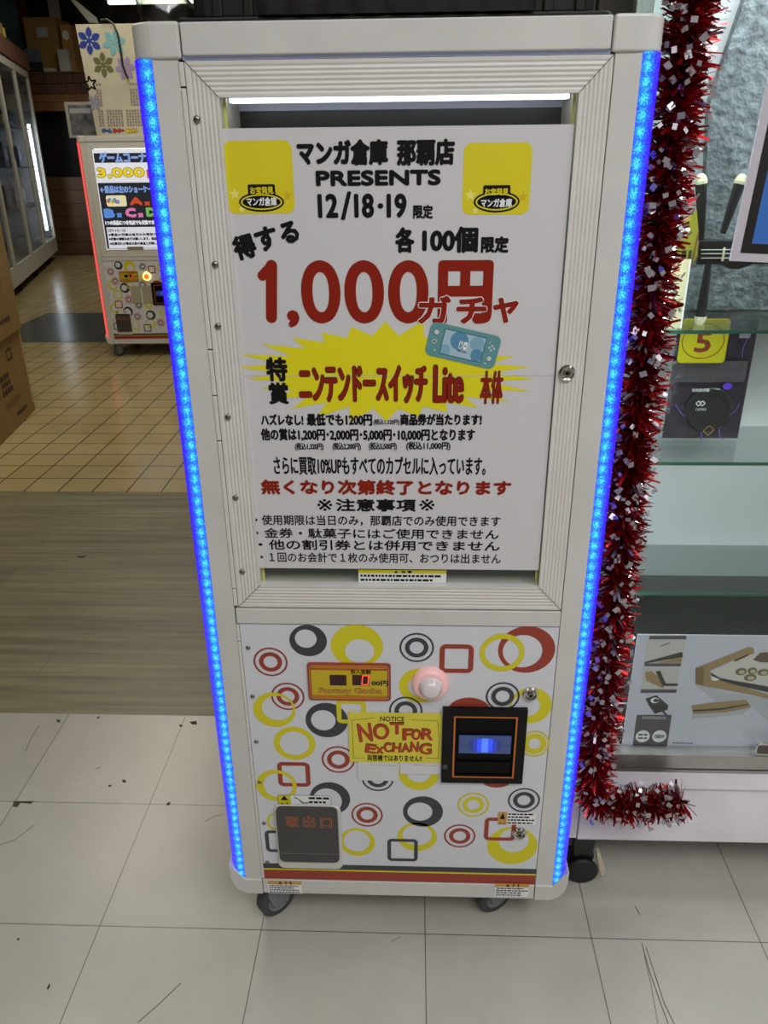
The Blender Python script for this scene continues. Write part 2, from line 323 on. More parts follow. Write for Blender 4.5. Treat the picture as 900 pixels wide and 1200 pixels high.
# ------------------------------------------------------------------ capsule vending machine
def R(cx, cy): return cx, cy
def decals(b, y):
    """the printed ring pattern of the lower door"""
    L1, L2, L3 = y-.0002, y-.0004, y-.0006
    def off(o, i, mt, yy=None): b.ring(o, i, L1 if yy is None else yy, mt)
    def dbl(o, mt, k=0.68, h=0.41, t=0.08, yy=None):
        yy = L2 if yy is None else yy
        b.ring(o, (o[0], o[1], o[2]*(1-t-.035), o[3]*(1-t-.035)), yy, mt); b.ring((o[0], o[1], o[2]*k, o[3]*k), (o[0], o[1], o[2]*h, o[3]*h), yy, mt)
    off((-0.1334, 0.627, 0.0284, 0.028), (-0.1367, 0.6305, 0.0164, 0.0163), blk_p)
    off((-0.0602, 0.6185, 0.0395, 0.0382), (-0.0561, 0.6093, 0.0221, 0.0215), yel_p)
    dbl((-0.193, 0.5878, 0.0263, 0.0262), red_p)
    dbl((-0.1704, 0.5235, 0.0263, 0.0262), red_p)
    off((-0.1932, 0.4974, 0.0337, 0.0333), (-0.1884, 0.5008, 0.0246, 0.0239), yel_p, L3)
    off((-0.1113, 0.4781, 0.0337, 0.034), (-0.1167, 0.478, 0.0195, 0.0199), blk_p)
    b.rring((-0.095, -0.0486, 0.473, 0.5187), .008, .0075, L3, yel_p)
    off((-0.1653, 0.4307, 0.0337, 0.0336), (-0.1653, 0.4307, 0.0239, 0.024), yel_p)
    dbl((-0.0956, 0.399, 0.0272, 0.0277), red_p)
    b.rring((-0.1966, -0.143, 0.3404, 0.3921), .009, .0075, L2, red_p)
    dbl((0.0299, 0.617, 0.0261, 0.0261), blk_p)
    b.rring((0.0644, 0.1157, 0.5719, 0.6236), .010, .0078, L2, red_p)
    off((0.1578, 0.6098, 0.0335, 0.0339), (0.1578, 0.6098, 0.0257, 0.0246), yel_p, L3)
    off((0.1941, 0.6153, 0.0425, 0.0415), (0.1882, 0.6125, 0.0294, 0.0289), red_p)
    off((0.0338, 0.5467, 0.0308, 0.032), (0.0338, 0.5459, 0.0171, 0.0184), yel_p)
    dbl((0.0137, 0.4988, 0.0263, 0.0275), blk_p)
    b.disc(*(0.1123, 0.5022, 0.0322, 0.024), L1, red_p); b.disc(*(0.1617, 0.3655, 0.0262, 0.0198), L1, red_p)
    dbl((0.1629, 0.5296, 0.026, 0.0265), blk_p, yy=L3)
    off((0.2068, 0.5125, 0.0325, 0.0342), (0.1994, 0.5123, 0.0218, 0.0209), yel_p)
    dbl((0.2182, 0.4379, 0.0235, 0.0262), yel_p, k=.78)
    off((0.0352, 0.3723, 0.0331, 0.0349), (0.0352, 0.377, 0.0205, 0.0229), yel_p)
    dbl((-0.0321, 0.3598, 0.0263, 0.0258), blk_p)
    off((-0.1125, 0.3155, 0.0338, 0.0355), (-0.1172, 0.3098, 0.0245, 0.0276), blk_p)
    dbl((-0.0511, 0.2812, 0.0266, 0.0265), red_p)
    off((-0.069, 0.2185, 0.0302, 0.0325), (-0.0699, 0.2207, 0.0224, 0.0246), yel_p)
    off((0.0426, 0.2905, 0.0335, 0.0337), (0.0376, 0.2903, 0.0208, 0.0202), blk_p)
    off((0.0334, 0.2334, 0.0335, 0.0327), (0.0334, 0.2375, 0.0252, 0.0237), yel_p)
    b.rring((-0.0176, 0.0347, 0.176, 0.228), .008, .0064, L2, blk_p)
    dbl((0.1055, 0.2375, 0.0267, 0.0263), red_p)
    dbl((0.126, 0.3078, 0.0261, 0.0265), yel_p)
    dbl((0.2087, 0.3199, 0.0263, 0.0262), blk_p)
    b.rring((0.1463, 0.1991, 0.2291, 0.2807), .009, .0072, L3, red_p)
    off((0.1952, 0.2175, 0.0426, 0.0428), (0.1971, 0.2301, 0.0252, 0.0274), yel_p, L2)
    off((-0.2003, 0.342, 0.0338, 0.0334), (-0.1975, 0.342, 0.0243, 0.0262), yel_p, L3)
    off((-0.2115, 0.2611, 0.0108, 0.018), (-0.2101, 0.2611, 0.0079, 0.0138), yel_p)
    b.rring((-0.2279, -0.1938, 0.1912, 0.2416), .009, .0065, L2, blk_p)
    # bottom stripes
    x0, x1 = -.2365, .2405
    b.rect((x0, x1, .1520, .1640), L1, blk_p); b.rect((x0, x1, .1485, .1520), L1, yel_p); b.rect((x0, x1, .1265, .1485), L1, red_p)

def small_print(b, bx, rows, y, mt, fill=0.55):
    x0, x1, z0, z1 = bx; h = (z1-z0)/rows
    for i in range(rows):
        z = z1-h*(i+0.5); x = x0; end = x1-random.uniform(0, .25)*(x1-x0)
        while x < end:
            w = random.uniform(.5, 1.6)*h*.8; b.rect((x, min(x+w, end), z-h*fill*.45, z+h*fill*.45), y, mt); x += w+h*.22

def machine(root, led, second=False):
    # --- shell
    b = MB(); t = .014
    b.box(-.289, -.289+t, .022, .50, .095, 1.415, white); b.box(.289-t, .289, .022, .50, .095, 1.415, white)
    b.box(-.289, .289, .486, .50, .095, 1.415, white); b.box(-.289, .289, .03, .50, .095, .11, white); b.box(-.289, .289, .03, .50, 1.40, 1.4245, white)
    b.box(-.272, .272, .012, .02, .112, .70, dark_gap)
    for sx in (-1, 1):
        x0, x1 = sorted((sx*.272, sx*.213)); b.box(x0, x1, .012, .02, .70, 1.392, dark_gap)
    b.box(-.272, .272, .012, .02, 1.356, 1.40, dark_gap)
    b.build('cabinet_body', root)
    # --- posts
    for sx in (-1, 1):
        b = MB(); x0, x1 = sorted((sx*.2405, sx*.270)); b.box(x0, x1, 0, .03, .122, 1.3915, white)
        b.build('corner_post', root, bevel=.0008)
        # light strip lens
        prof = [(.270, .0004), (.279, -.001), (.2865, .002), (.292, .0085), (.2945, .018), (.2945, .04), (.270, .04)]
        if sx < 0: prof = [(-x, y) for x, y in prof][::-1]
        b = MB(); b.extr(prof, .112, 1.3905, led)
        for k, i in enumerate(range(len(b.v))):                        # sloping lower end behind the corner foot
            x, y, z = b.v[i]
            if z < .2: b.v[i] = (x, y, .118+(abs(x)-.270)*1.6)
        b.build('light_strip', root, label='glowing blue LED corner strip' if not second else 'glowing red LED corner strip')
        # top cap: rounded corner
        pts = []
        for (x, y) in [(.2360, -.0035)]+[(.262+.034*math.sin(a), .0305-.034*math.cos(a)) for a in [math.pi/2*k/8 for k in range(9)]]+[(.296, .06), (.2360, .06)]:
            pts.append((x, y))
        if sx < 0: pts = [(-x, y) for x, y in pts][::-1]
        b = MB(); b.extr(pts, 1.3905, 1.4265, white); b.build('corner_cap', root, bevel=.003, seg=3)
        # bottom corner foot
        pol = [(.2405, .0915), (.268, .0915), (.281, .098), (.291, .110), (.296, .128), (.2965, .160), (.2945, .160), (.282, .142), (.270, .1255), (.2405, .1255)]
        if sx < 0: pol = [(-x, z) for x, z in pol][::-1]
        b = MB(); b.prism(pol, -.003, .06, white); b.build('corner_foot', root, bevel=.0012)
    # --- rails
    b = MB(); b.box(-.2345, .2345, -.002, .03, 1.3935, 1.4255, white); b.build('top_rail', root, bevel=.0015)
    b = MB(); b.box(-.236, .236, .004, .012, 1.3895, 1.3935, mat('pale_blue_gleam', (196, 206, 246), .2)); b.build('gleam_strip', root, label='pale blue strip painting the gleam under the top rail')  # pale blue strip paints the gleam of light below the rail
    b = MB(); b.box(-.2385, .2395, -.002, .02, .6570, .6825, white); b.build('middle_rail', root, bevel=.0012)
    b = MB(); b.box(-.2395, .2395, -.001, .03, .0920, .1245, white)
    b.build('bottom_rail', root, bevel=.001)
    # --- upper door: mitred ridged frame
    X0, X1, Z0, Z1 = -.2335, .2390, .6855, 1.3885
    steps = []
    ax = (.0355, .0345, .0375, .0365)       # frame width left, right, bottom, top
    for k in range(0, 43):
        u = k/42; y = -.001
        if .10 < u < .92: y = -.001+.0009*(0.5-0.5*math.cos((u-.10)/.82*2*math.pi*6))
        steps.append((u, y))
    rows = [[(X0, .012, Z0), (X1, .012, Z0), (X1, .012, Z1), (X0, .012, Z1)]]
    for u, y in steps:
        rows.append([(X0+ax[0]*u, y, Z0+ax[2]*u), (X1-ax[1]*u, y, Z0+ax[2]*u), (X1-ax[1]*u, y, Z1-ax[3]*u), (X0+ax[0]*u, y, Z1-ax[3]*u)])
    rows.append([(X0+ax[0], .013, Z0+ax[2]), (X1-ax[1], .013, Z0+ax[2]), (X1-ax[1], .013, Z1-ax[3]), (X0+ax[0], .013, Z1-ax[3])])
    b = MB(); b.grid(rows, alu_white, True)
    WX0, WX1, WZ0, WZ1 = X0+ax[0], X1-ax[1], Z0+ax[2], Z1-ax[3]
    for p, q in (((X0, Z1), (WX0, WZ1)), ((X1, Z1), (WX1, WZ1)), ((X0, Z0), (WX0, WZ0)), ((X1, Z0), (WX1, WZ0))):
        b.line(p, q, .0007, -.0014, dark_gap)
    upper = b.build('upper_door', root)
    if not second:
        for px in (((-0.2274, 1.3303), (-0.2222, 1.1713), (-0.2259, 1.0967), (-0.2245, 0.9773), (-0.2246, 0.8609), (-0.225, 0.7446))):
            s = MB(); s.lathe(px[0]+.002, -.001, px[1], [(.0042, 0), (.0042, .0012), (.003, .0024), (.0012, .0026)], steel, 14); s.build('screw', upper, smooth=True)
        s = MB(); lx, lz = (0.2177, 1.0366)
        s.lathe(lx, -.001, lz, [(.0105, 0), (.0105, .003), (.0085, .005), (.0078, .0045), (.0072, .0025), (.005, .0025)], chrome, 24)
        s.lathe(lx, -.0036, lz, [(.005, 0), (.0047, .0015), (.0026, .0016)], steel, 20); s.disc(lx, lz, .0024, .0024, -.0054, ink, 12)
        s.rect((lx-.0008, lx+.0036, lz-.0008, lz+.0008), -.0055, ink); s.build('lock', upper)
    # hinge bars
    cuts = [1.388, (-0.2404, 1.3623)[1], (-0.2399, 1.0664)[1], (-0.2393, 1.0058)[1], (-0.2386, 0.9432)[1], (-0.2382, 0.7154)[1], .686]
    hb = MB()
    for a, c in zip(cuts, cuts[1:]): hb.box(-.2402, -.2345, -.0015, .012, c+.0012, a-.0004, alu_white)
    hb.build('hinge', upper, bevel=.001)
    # --- lit interior behind the window
    b = MB()
    b.box(WX0-.002, WX1+.002, .12, .13, WZ0-.01, 1.3440, mat('smoked_black_back', (36, 40, 38), .3, noise=.15, nscale=40))
    b.box(WX0-.002, WX1+.002, .117, .1195, 1.3437, 1.361, mat('white_reflector', (222, 224, 240), .5)); b.face([(WX0, .014, 1.361), (WX1, .014, 1.361), (WX1, .12, 1.361), (WX0, .12, 1.361)], mat('white_reflector'))
    for x in (WX0-.002, WX1+.002): b.face([(x, .014, WZ0-.01), (x, .12, WZ0-.01), (x, .12, WZ1+.004), (x, .014, WZ1+.004)], mat('cream_liner', (205, 200, 180), .5))
    b.face([(WX0, .014, WZ0-.002), (WX1, .014, WZ0-.002), (WX1, .12, WZ0-.002), (WX0, .12, WZ0-.002)], mat('cream_liner'))
    b.build('inner_case', root)
    b = MB(); b.box(WX0+.005, WX1-.005, .030, .050, WZ1-.0035, WZ1+.002, lamp_white); b.build('tube_lamp', root, label='white tube lamp behind the window top')
    for g0, g1 in ((WX0+.0005, WX0+.0045), (WX1-.004, WX1-.0005)):
        b = MB(); b.box(g0, g1, .0125, .0145, WZ0, WZ1, mat('yellow_gasket', (222, 216, 120), .4)); b.build('window_gasket', root, label='yellow edging strip at the window side')
    b = MB(); b.box(WX0, WX1, .0085, .0115, WZ0, WZ1, glass('window_glass', (.95, .97, .96), .7)); b.build('window_pane', root)
    # --- lower door
    DX0, DX1, DZ0, DZ1 = -.2350, .2395, .1255, .6550
    b = MB(); b.box(DX0, DX1, 0, .011, DZ0, DZ1, panel_w); decals(b, 0)
    door = b.build('lower_door', root, label='white lower door printed with red, yellow and black rings')
    hb = MB()
    for a, c in zip([.654, (-0.2373, 0.6236)[1], (-0.2437, 0.4206)[1], (-0.2424, 0.358)[1], (-0.2427, 0.1582)[1]], [(-0.2373, 0.6236)[1], (-0.2437, 0.4206)[1], (-0.2424, 0.358)[1], (-0.2427, 0.1582)[1], .127]):
        hb.box(-.2402, -.2358, -.0012, .011, c+.0014, a-.0002, alu_white)
    hb.build('hinge', door, bevel=.0008)
    for px in (((-0.2254, 0.6131), (-0.2258, 0.5225), (-0.2267, 0.4331), (-0.2276, 0.3483), (-0.2271, 0.2577), (-0.2277, 0.1669))):
        s = MB(); s.lathe(px[0], 0, px[1], [(.0036, 0), (.0036, .001), (.0024, .002), (.001, .0022)], steel, 12); s.build('screw', door, smooth=True)
    if not second:
        for px in (((0.2049, 0.5364), (0.2053, 0.249))):
            s = MB(); lx, lz = px
            s.lathe(lx, 0, lz, [(.0122, 0), (.0122, .003), (.0105, .0065), (.0085, .0075), (.0080, .0065), (.0068, .0045), (.005, .0045)], chrome, 26)
            s.lathe(lx, -.0045, lz, [(.0055, 0), (.0050, .003), (.0030, .0032)], steel, 20); s.disc(lx, lz, .0028, .0028, -.0079, ink, 12)
            s.build('lock', door)
    # --- credit display
    b = MB(); y = -.003
    bx = (-0.1372, -0.0094, 0.5194, 0.5882); b.prism(b.rr(*bx, .005), -.003, 0, red_p)
    x0, x1, z0, z1 = bx
    b.rring((x0+.003, x1-.003, z0+.003, z1-.003), .004, .0008, y-.0002, gold_p)
    b.rect((x0+.0055, x1-.0055, z0+.010, z1-.012), y-.0002, mat('display_yellow', (198, 172, 20), .4))
    for f, tt, mm in ((z1-.0055, .0035, orange_p), (z1-.0105, .0012, orange_p), (z0+.0055, .0035, orange_p), (z0+.0095, .0012, orange_p), (z1-.008, .0007, yel_p), (z0+.008, .0006, yel_p)):
        b.rect((x0+.005, x1-.005, f-tt/2, f+tt/2), y-.0003, mm)
    win = mat('led_window', (52, 8, 14), .2)
    b.rect((-0.1031, -0.0773, 0.548, 0.5676), y-.0004, win); b.rect((-0.0684, -0.0422, 0.5486, 0.5682), y-.0004, win)
    b.text('00円', (-0.0392, -0.013, 0.5481, 0.5582), y-.0005, ink, .0004); b.text('投入金額', (-0.0707, -0.0397, 0.5699, 0.5779), y-.0005, ink, .0002)
    b.text('Fantasy Gacha', (-0.1208, -0.0227, 0.5301, 0.544), y-.0004, red_p, .0009); b.text('Fantasy Gacha', (-0.1198, -0.0236, 0.5312, 0.543), y-.0006, gold_p, .0002)
    for px, pz in ((x0+.006, z1-.006), (x1-.006, z1-.006), (x0+.006, z0+.006), (x1-.006, z0+.006)):
        b.lathe(px, y, pz, [(.0022, 0), (.002, .0006), (.0008, .0007)], steel, 10)
    disp = b.build('credit_display', root, label='red and yellow credit display panel reading 000 yen')
    s = MB(); seg = mat('red_led_segment', (255, 60, 50), .4, emit=(255, 70, 60), es=1.6); dx0, dx1, dz0, dz1 = (-0.0537, -0.0445, 0.5504, 0.567); sk = .0004; w = .0014
    def sl(p): return (p[0]+(p[1]-dz0)*.08, p[1])
    zm = (dz0+dz1)/2
    for p, q in (((dx0, dz0), (dx1, dz0)), ((dx0, dz1), (dx1, dz1)), ((dx0, dz0), (dx0, zm-.0003)), ((dx0, zm+.0003), (dx0, dz1)), ((dx1, dz0), (dx1, zm-.0003)), ((dx1, zm+.0003), (dx1, dz1))):
        s.line(sl(p), sl(q), w, y-.0006, seg)
    s.build('lit_digit', disp, label='glowing red digit 0')
    # --- push button
    bx, bz = (0.0515, 0.5538)
    b = MB(); gm = mat('pink_button_ring', (236, 186, 184), .3, emit=(255, 190, 186), es=.12) if not second else mat('amber_button_ring', (255, 225, 150), .3, emit=(255, 214, 130), es=2.2)
    b.lathe(bx, 0, bz, [(.0285, 0), (.0285, .004), (.0276, .008), (.025, .0115), (.0205, .013), (.0185, .0125)], gm, 36)
    btn = b.build('push_button', root, smooth=True, label='pink translucent round button' if not second else 'button ring glowing yellow')
    b = MB(); b.lathe(bx, -.0125, bz, [(.0185, 0), (.0182, .003), (.0168, .0035), (.0166, .0062), (.0152, .0066), (.0150, .0092), (.0138, .0098), (.0132, .0118), (.0095, .0130), (.004, .0134)], mat('button_cap', (224, 212, 214), .15) if not second else mat('amber_cap', (240, 130, 60), .3, emit=(240, 120, 50), es=.8), 32)
    b.build('button_cap', btn, smooth=True)
    # --- bill acceptor
    ob = (0.0713, 0.2024, 0.3608, 0.509); x0, x1, z0, z1 = ob
    ib = (0.0889, 0.1878, 0.3725, 0.4954); rx0, rx1, rz0, rz1 = ib
    b = MB()
    def frame(o, i, ya, yb_, mt):
        q = lambda r, yy: [(r[0], yy, r[2]), (r[1], yy, r[2]), (r[1], yy, r[3]), (r[0], yy, r[3])]
        b.grid([q(o, 0), q(o, ya), q(i, ya), q(i, yb_)], mt, True)
    frame(ob, (rx0+.004, rx1-.004, rz0+.004, rz1-.004), -.007, -.001, mat('acceptor_black', (13, 13, 14), .45, spec=.2))
    b.rect((rx0, rx1, rz0, rz1), -.0012, mat('acceptor_recess', (5, 5, 6), .5, spec=.15))
    b.rring(ib, .001, .0026, -.0073, orange_p)
    b.box(rx0+.006, rx1-.006, -.004, -.0013, rz1-.024, rz1-.006, mat('acceptor_recess')); b.box(rx0+.006, rx1-.006, -.004, -.0013, rz0+.006, rz0+.030, mat('acceptor_recess'))
    b.rect((0.0735, 0.0804, 0.3897, 0.3985), -.0073, mat('arrow_print', (70, 74, 66), .5))
    acc = b.build('bill_acceptor', root, label='black banknote acceptor with orange outlined mouth')
    b = MB(); sx0, sx1, sz0, sz1 = (0.0976, 0.1803, 0.4213, 0.4555)
    b.box(sx0, sx1, -.0065, -.002, sz0, sz1, mat('slot_lens', (74, 92, 150), .15))
    b.rect((sx0, sx1, (sz0+sz1)/2-.0004, (sz0+sz1)/2+.0004), -.0067, mat('slot_line', (40, 46, 74), .3))
    sl_ = b.build('note_slot', acc, bevel=.001, label='blue lit banknote slot')
    b = MB()
    for i in range(15):
        k = (i-7)/7; xx = (sx0+sx1)/2+k*.024; hh = (sz1-sz0)*.5*(1-.35*k*k)
        lv = int(abs(k)*3.99); em = ((70, 110, 255), (44, 72, 240), (44, 60, 180), (56, 66, 140))[lv]  # glow falloff across the lens painted as bright to dim bars
        b.box(xx-.0017, xx+.0017, -.0069, -.0066, (sz0+sz1)/2-hh*.8, (sz0+sz1)/2+hh*.8, mat('slot_glow_%d_%d' % (lv, second), em, .4, emit=em, es=(1.0, .8, .45, .15)[lv] if not second else .2))
    b.build('slot_glow_bars', sl_)
    # --- take-out flap
    b = MB(); b.prism(b.rr(*(-0.2075, -0.0948, 0.1585, 0.3022), .012), -.006, 0, mat('flap_frame', (206, 203, 196), .35))
    fl = b.build('takeout_frame', root, bevel=.002)
    b = MB(); fx = (-0.2032, -0.1, 0.1793, 0.3033); dk = mat('flap_smoke', (64, 63, 63), .28)
    b.prism(b.rr(*fx, .010), -.010, -.006, dk)
    b.rect((fx[0]+.002, fx[1]-.001, fx[2]+.0185, fx[2]+.0205), -.0101, mat('flap_ridge', (110, 108, 106), .3)); b.rect((fx[0]+.002, fx[1]-.001, fx[2]+.0175, fx[2]+.0182), -.0101, ink)
    for ch, bb in zip('取出口', ((-0.1875, -0.1658, 0.2607, 0.2837), (-0.1586, -0.1385, 0.2605, 0.2845), (-0.1292, -0.1098, 0.2594, 0.2824))):
        b.text(ch, bb, -.0102, orange_p, .0009); b.text(ch, (bb[0]+.001, bb[1]-.001, bb[2]+.001, bb[3]-.001), -.0104, dk, 0.0)
    b.build('takeout_flap', fl, bevel=.0012, label='dark smoked flap lettered in orange')
    # --- stickers
    def sticker(bx, label, head='side', yy=0.0, parent=root):
        s = MB(); s.rect(bx, yy-.0009, white_p); x0, x1, z0, z1 = bx
        if head == 'top':
            h = z1-(z1-z0)*.27; s.rect((x0, x1, h, z1), yy-.001, gold_p); w = (x1-x0)
            s.poly([(x0+w*.32, h+.0006), (x0+w*.42, h+.0006), (x0+w*.37, z1-.0006)], yy-.0011, ink)
            for k in (.54, .68): s.rect((x0+w*k-.0012, x0+w*k+.0012, h+.001, z1-.001), yy-.0011, ink)
            small_print(s, (x0+.002, x1-.001, z0+.0006, h-.0008), 4, yy-.0011, ink)
        else:
            w = (x1-x0)*.24; s.rect((x0, x0+w, z0, z1), yy-.001, gold_p if head == 'side' else yel_p)
            s.poly([(x0+w*.2, z0+(z1-z0)*.45), (x0+w*.8, z0+(z1-z0)*.45), (x0+w*.5, z1-.001)], yy-.0011, ink)
            for k in (.3, .7): s.rect((x0+w*k-.0012, x0+w*k+.0012, z0+.0012, z0+.0038), yy-.0011, ink)
            if head == 'side': small_print(s, (x0+w+.0012, x1-.001, z0+.0008, z1-.0008), 4, yy-.0011, ink)
            else:
                small_print(s, (x0+(x1-x0)*.58, x1-.002, z0+.0015, z1-.0015), 2, yy-.0011, ink)
                m0 = x0+w*1.15; s.poly([(m0+.003, z1-.004), (m0+.008, z1-.006), (m0+.018, z0+.0045), (m0+.026, z0+.0055), (m0+.025, z0+.003), (m0+.016, z0+.0028), (m0+.009, z1-.0085), (m0+.003, z1-.006)][::-1], yy-.0011, ink)
                s.rring((x0, x1, z0, z1), .002, .0006, yy-.0012, ink)
        return s.build('warning_sticker', parent, label=label)
    if not second:
        sticker((-0.2305, -0.1708, 0.0923, 0.1231), 'orange headed caution sticker at the left of the bottom rail', 'top', -.0008)
        sticker((0.171, 0.2298, 0.0979, 0.1294), 'orange headed caution sticker at the right of the bottom rail', 'top', -.0008)
        sticker((0.168, 0.231, 0.2662, 0.2937), 'orange caution sticker above the lower lock', 'side')
    sticker((-0.1995, -0.1106, 0.3017, 0.3223), 'hand warning sticker above the takeout flap', 'hand')
    # --- castors
    for cx, cy, a in ((-.228, .040, 0.75), (.178, .058, 0.55), (-.22, .43, 0.3), (.22, .43, -0.2)):
        r = .037; fork = MB(); wheel = MB(); ca, sa = math.cos(a), math.sin(a)
        def T(p): return (cx+p[0]*ca-p[1]*sa, cy+p[0]*sa+p[1]*ca, p[2])
        fork.box(-.024, .024, -.024, .024, .086, .0915, greyplastic)
        for yy in (-.017, .014):
            b0 = len(fork.v); fork.prism([(-.014, .03), (.016, .026), (.024, .05), (.022, .087), (-.022, .087), (-.024, .06)], yy, yy+.003, greyplastic)
        fork.v = [T(p) for p in fork.v]; fk = fork.build('castor', root)
        def wl(prof, mt, n=32):
            rows = [[(rr_*math.cos(2*math.pi*k/n), yy, r+rr_*math.sin(2*math.pi*k/n)) for k in range(n)] for rr_, yy in prof]
            wheel.grid(rows, mt, True)
        wl([(.024, -.0125), (.034, -.0125), (.037, -.009), (.037, .009), (.034, .0125), (.024, .0125)], rubber)
        wl([(.0005, -.0115), (.008, -.014), (.009, -.0115), (.019, -.0095), (.024, -.0125)], greyplastic); wl([(.024, .0125), (.019, .0095), (.009, .0115), (.008, .014), (.0005, .0115)], greyplastic)
        wheel.v = [T(p) for p in wheel.v]; wheel.build('wheel', fk, smooth=True)

M1 = thing('capsule_vending_machine', 'tall white capsule vending machine with glowing blue corner strips in the foreground', 'vending machine')
blue_led = led_mat('blue_led_strip', (58, 26, 255), (28, 132, 255), (84, 242, 255), .0163, .2765, 1.0)
machine(M1, blue_led)
s = MB(); sb = (-0.0556, 0.0719, 0.7235, 0.745); s.rect(sb, .0078, white_p)
s.rect((sb[0], sb[1], sb[3]-.006, sb[3]), .0076, yel_p); s.poly([((sb[0]+sb[1])/2-.012, sb[3]-.0052), ((sb[0]+sb[1])/2-.006, sb[3]-.0052), ((sb[0]+sb[1])/2-.009, sb[3]-.0008)], .0074, ink)
s.text('注 意', ((sb[0]+sb[1])/2-.002, (sb[0]+sb[1])/2+.014, sb[3]-.0052, sb[3]-.001), .0074, ink, .0002)
small_print(s, (sb[0]+.003, sb[1]-.006, sb[2]+.0012, sb[3]-.0065), 2, .0074, ink); s.build('caution_label', M1, label='yellow headed caution label at the bottom of the window')

# ------------------------------------------------------------------ poster on the window
P = MB(); px0, px1, pz0, pz1 = (-0.22, 0.2279, 0.7487, 1.3208)
rows = []
for k in range(9):
    z = pz0+(pz1-pz0)*k/8; rows.append([(-.1985+(.0045 if k > 5 else 0)*0+x*.4015, .0032+.0009*math.sin(x*7+k)*0, z) for x in [i/8 for i in range(9)]])
P.grid(rows, paper)
poster = P.build('event_poster'); tag(poster, 'large white Japanese event poster on the window of the blue-lit machine', 'poster')
y1, y2, y3, y4 = .0030, .0028, .0026, .0024
T = MB()      # black lettering
B2 = .0016
for body, bx, bo in (('マンガ倉庫', (-0.1136, -0.0078, 1.2803, 1.3082), .0015), ('那覇店', (0.002, 0.0689, 1.2795, 1.3078), .0013), ('PRESENTS', (-0.0929, 0.0535, 1.2584, 1.2756), .0012),
    ('12', (-0.092, -0.0677, 1.2235, 1.2505), .0013), ('/', (-0.0648, -0.0516, 1.2211, 1.2526), .0010), ('18', (-0.0486, -0.025, 1.2232, 1.2503), .0013), ('･', (-0.0208, -0.0139, 1.2334, 1.2395), .0008), ('19', (-0.0102, 0.0136, 1.2229, 1.25), .0013), ('限定', (0.0212, 0.0449, 1.2218, 1.2375), .0006),
    ('各', (-0.0004, 0.0232, 1.1831, 1.2127), .0014), ('100個', (0.0323, 0.0994, 1.1827, 1.213), .0014), ('限定', (0.103, 0.1362, 1.1824, 1.2016), .0009),
    ('特', (-0.1681, -0.1398, 1.0244, 1.0564), .0014), ('賞', (-0.167, -0.1401, 0.9936, 1.0232), .0012),
    ('ハズレなし!', (-0.1797, -0.1228, 0.9647, 0.9805), .0007), ('最低でも1200円', (-0.1186, -0.0314, 0.9641, 0.9813), .0007), ('(税込1,320円)', (-0.0297, 0.0049, 0.9647, 0.9736), .0002), ('商品券が当たります!', (0.0054, 0.1131, 0.9649, 0.9811), .0007),
    ('他の賞は1,200円･2,000円･5,000円･10,000円となります', (-0.1813, 0.105, 0.9427, 0.9606), .0007),
    ('(税込1,320円)', (-0.1363, -0.0974, 0.9289, 0.9402), .0003), ('(税込2,200円)', (-0.0856, -0.0473, 0.929, 0.9407), .0003), ('(税込5,500円)', (-0.0366, 0.0011, 0.9292, 0.9412), .0003), ('(税込11,000円)', (0.0135, 0.0728, 0.9293, 0.9423), .0004),
    ('さらに買取10%UPもすべてのカプセルに入っています。', (-0.167, 0.121, 0.894, 0.9209), .0005),
    ('※', (-0.1099, -0.0889, 0.8403, 0.858), .0), ('※', (0.032, 0.053, 0.8412, 0.8587), .0), ('注意事項', (-0.0841, 0.0273, 0.8395, 0.8589), .0007),
    ('・使用期限は当日のみ，那覇店でのみ使用できます', (-0.199, 0.145, 0.8174, 0.8335), .00025), ('・金券・駄菓子にはご使用できません', (-0.2004, 0.1434, 0.7974, 0.8133), .0003),
    ('・他の割引券とは併用できません', (-0.1969, 0.1459, 0.7787, 0.7951), .0004), ('・１回のお会計で１枚のみ使用可、おつりは出ません', (-0.1954, 0.1484, 0.7588, 0.7749), .0002)):
    T.text(body, bx, y3, ink, bo, 0, 4)
for ch, bx in (('得', (-0.1974, -0.1692, 1.1767, 1.2058)), ('す', (-0.1695, -0.142, 1.1865, 1.2144)), ('る', (-0.139, -0.1163, 1.1947, 1.2199))): T.text(ch, bx, y3, ink, .0015, 14)
T.build('black_lettering', poster, label='black Japanese lettering')
Rr = MB()
for bx in ((-0.1171, -0.068, 1.0989, 1.1753), (-0.0634, -0.0141, 1.0987, 1.175), (-0.0091, 0.0408, 1.0986, 1.1747)): Rr.text('0', bx, y2, red_ink, .0022, 0, 8)
Rr.text(',', (-0.1365, -0.1208, 1.0937, 1.1154), y2, red_ink, .0030, 0, 8)
st0, st1, fl1 = ((-0.1518, 1.169), (-0.1561, 1.1066), (-0.1639, 1.1574)); wst = .0140
Rr.line(st0, st1, wst, y2, red_ink); Rr.line(st0, fl1, wst*.86, y2-.00001, red_ink)
for q_, r_ in ((st0, wst/2), (st1, wst/2), (fl1, wst*.43)): Rr.disc(q_[0], q_[1], r_, r_, y2-.00002, red_ink, 24)

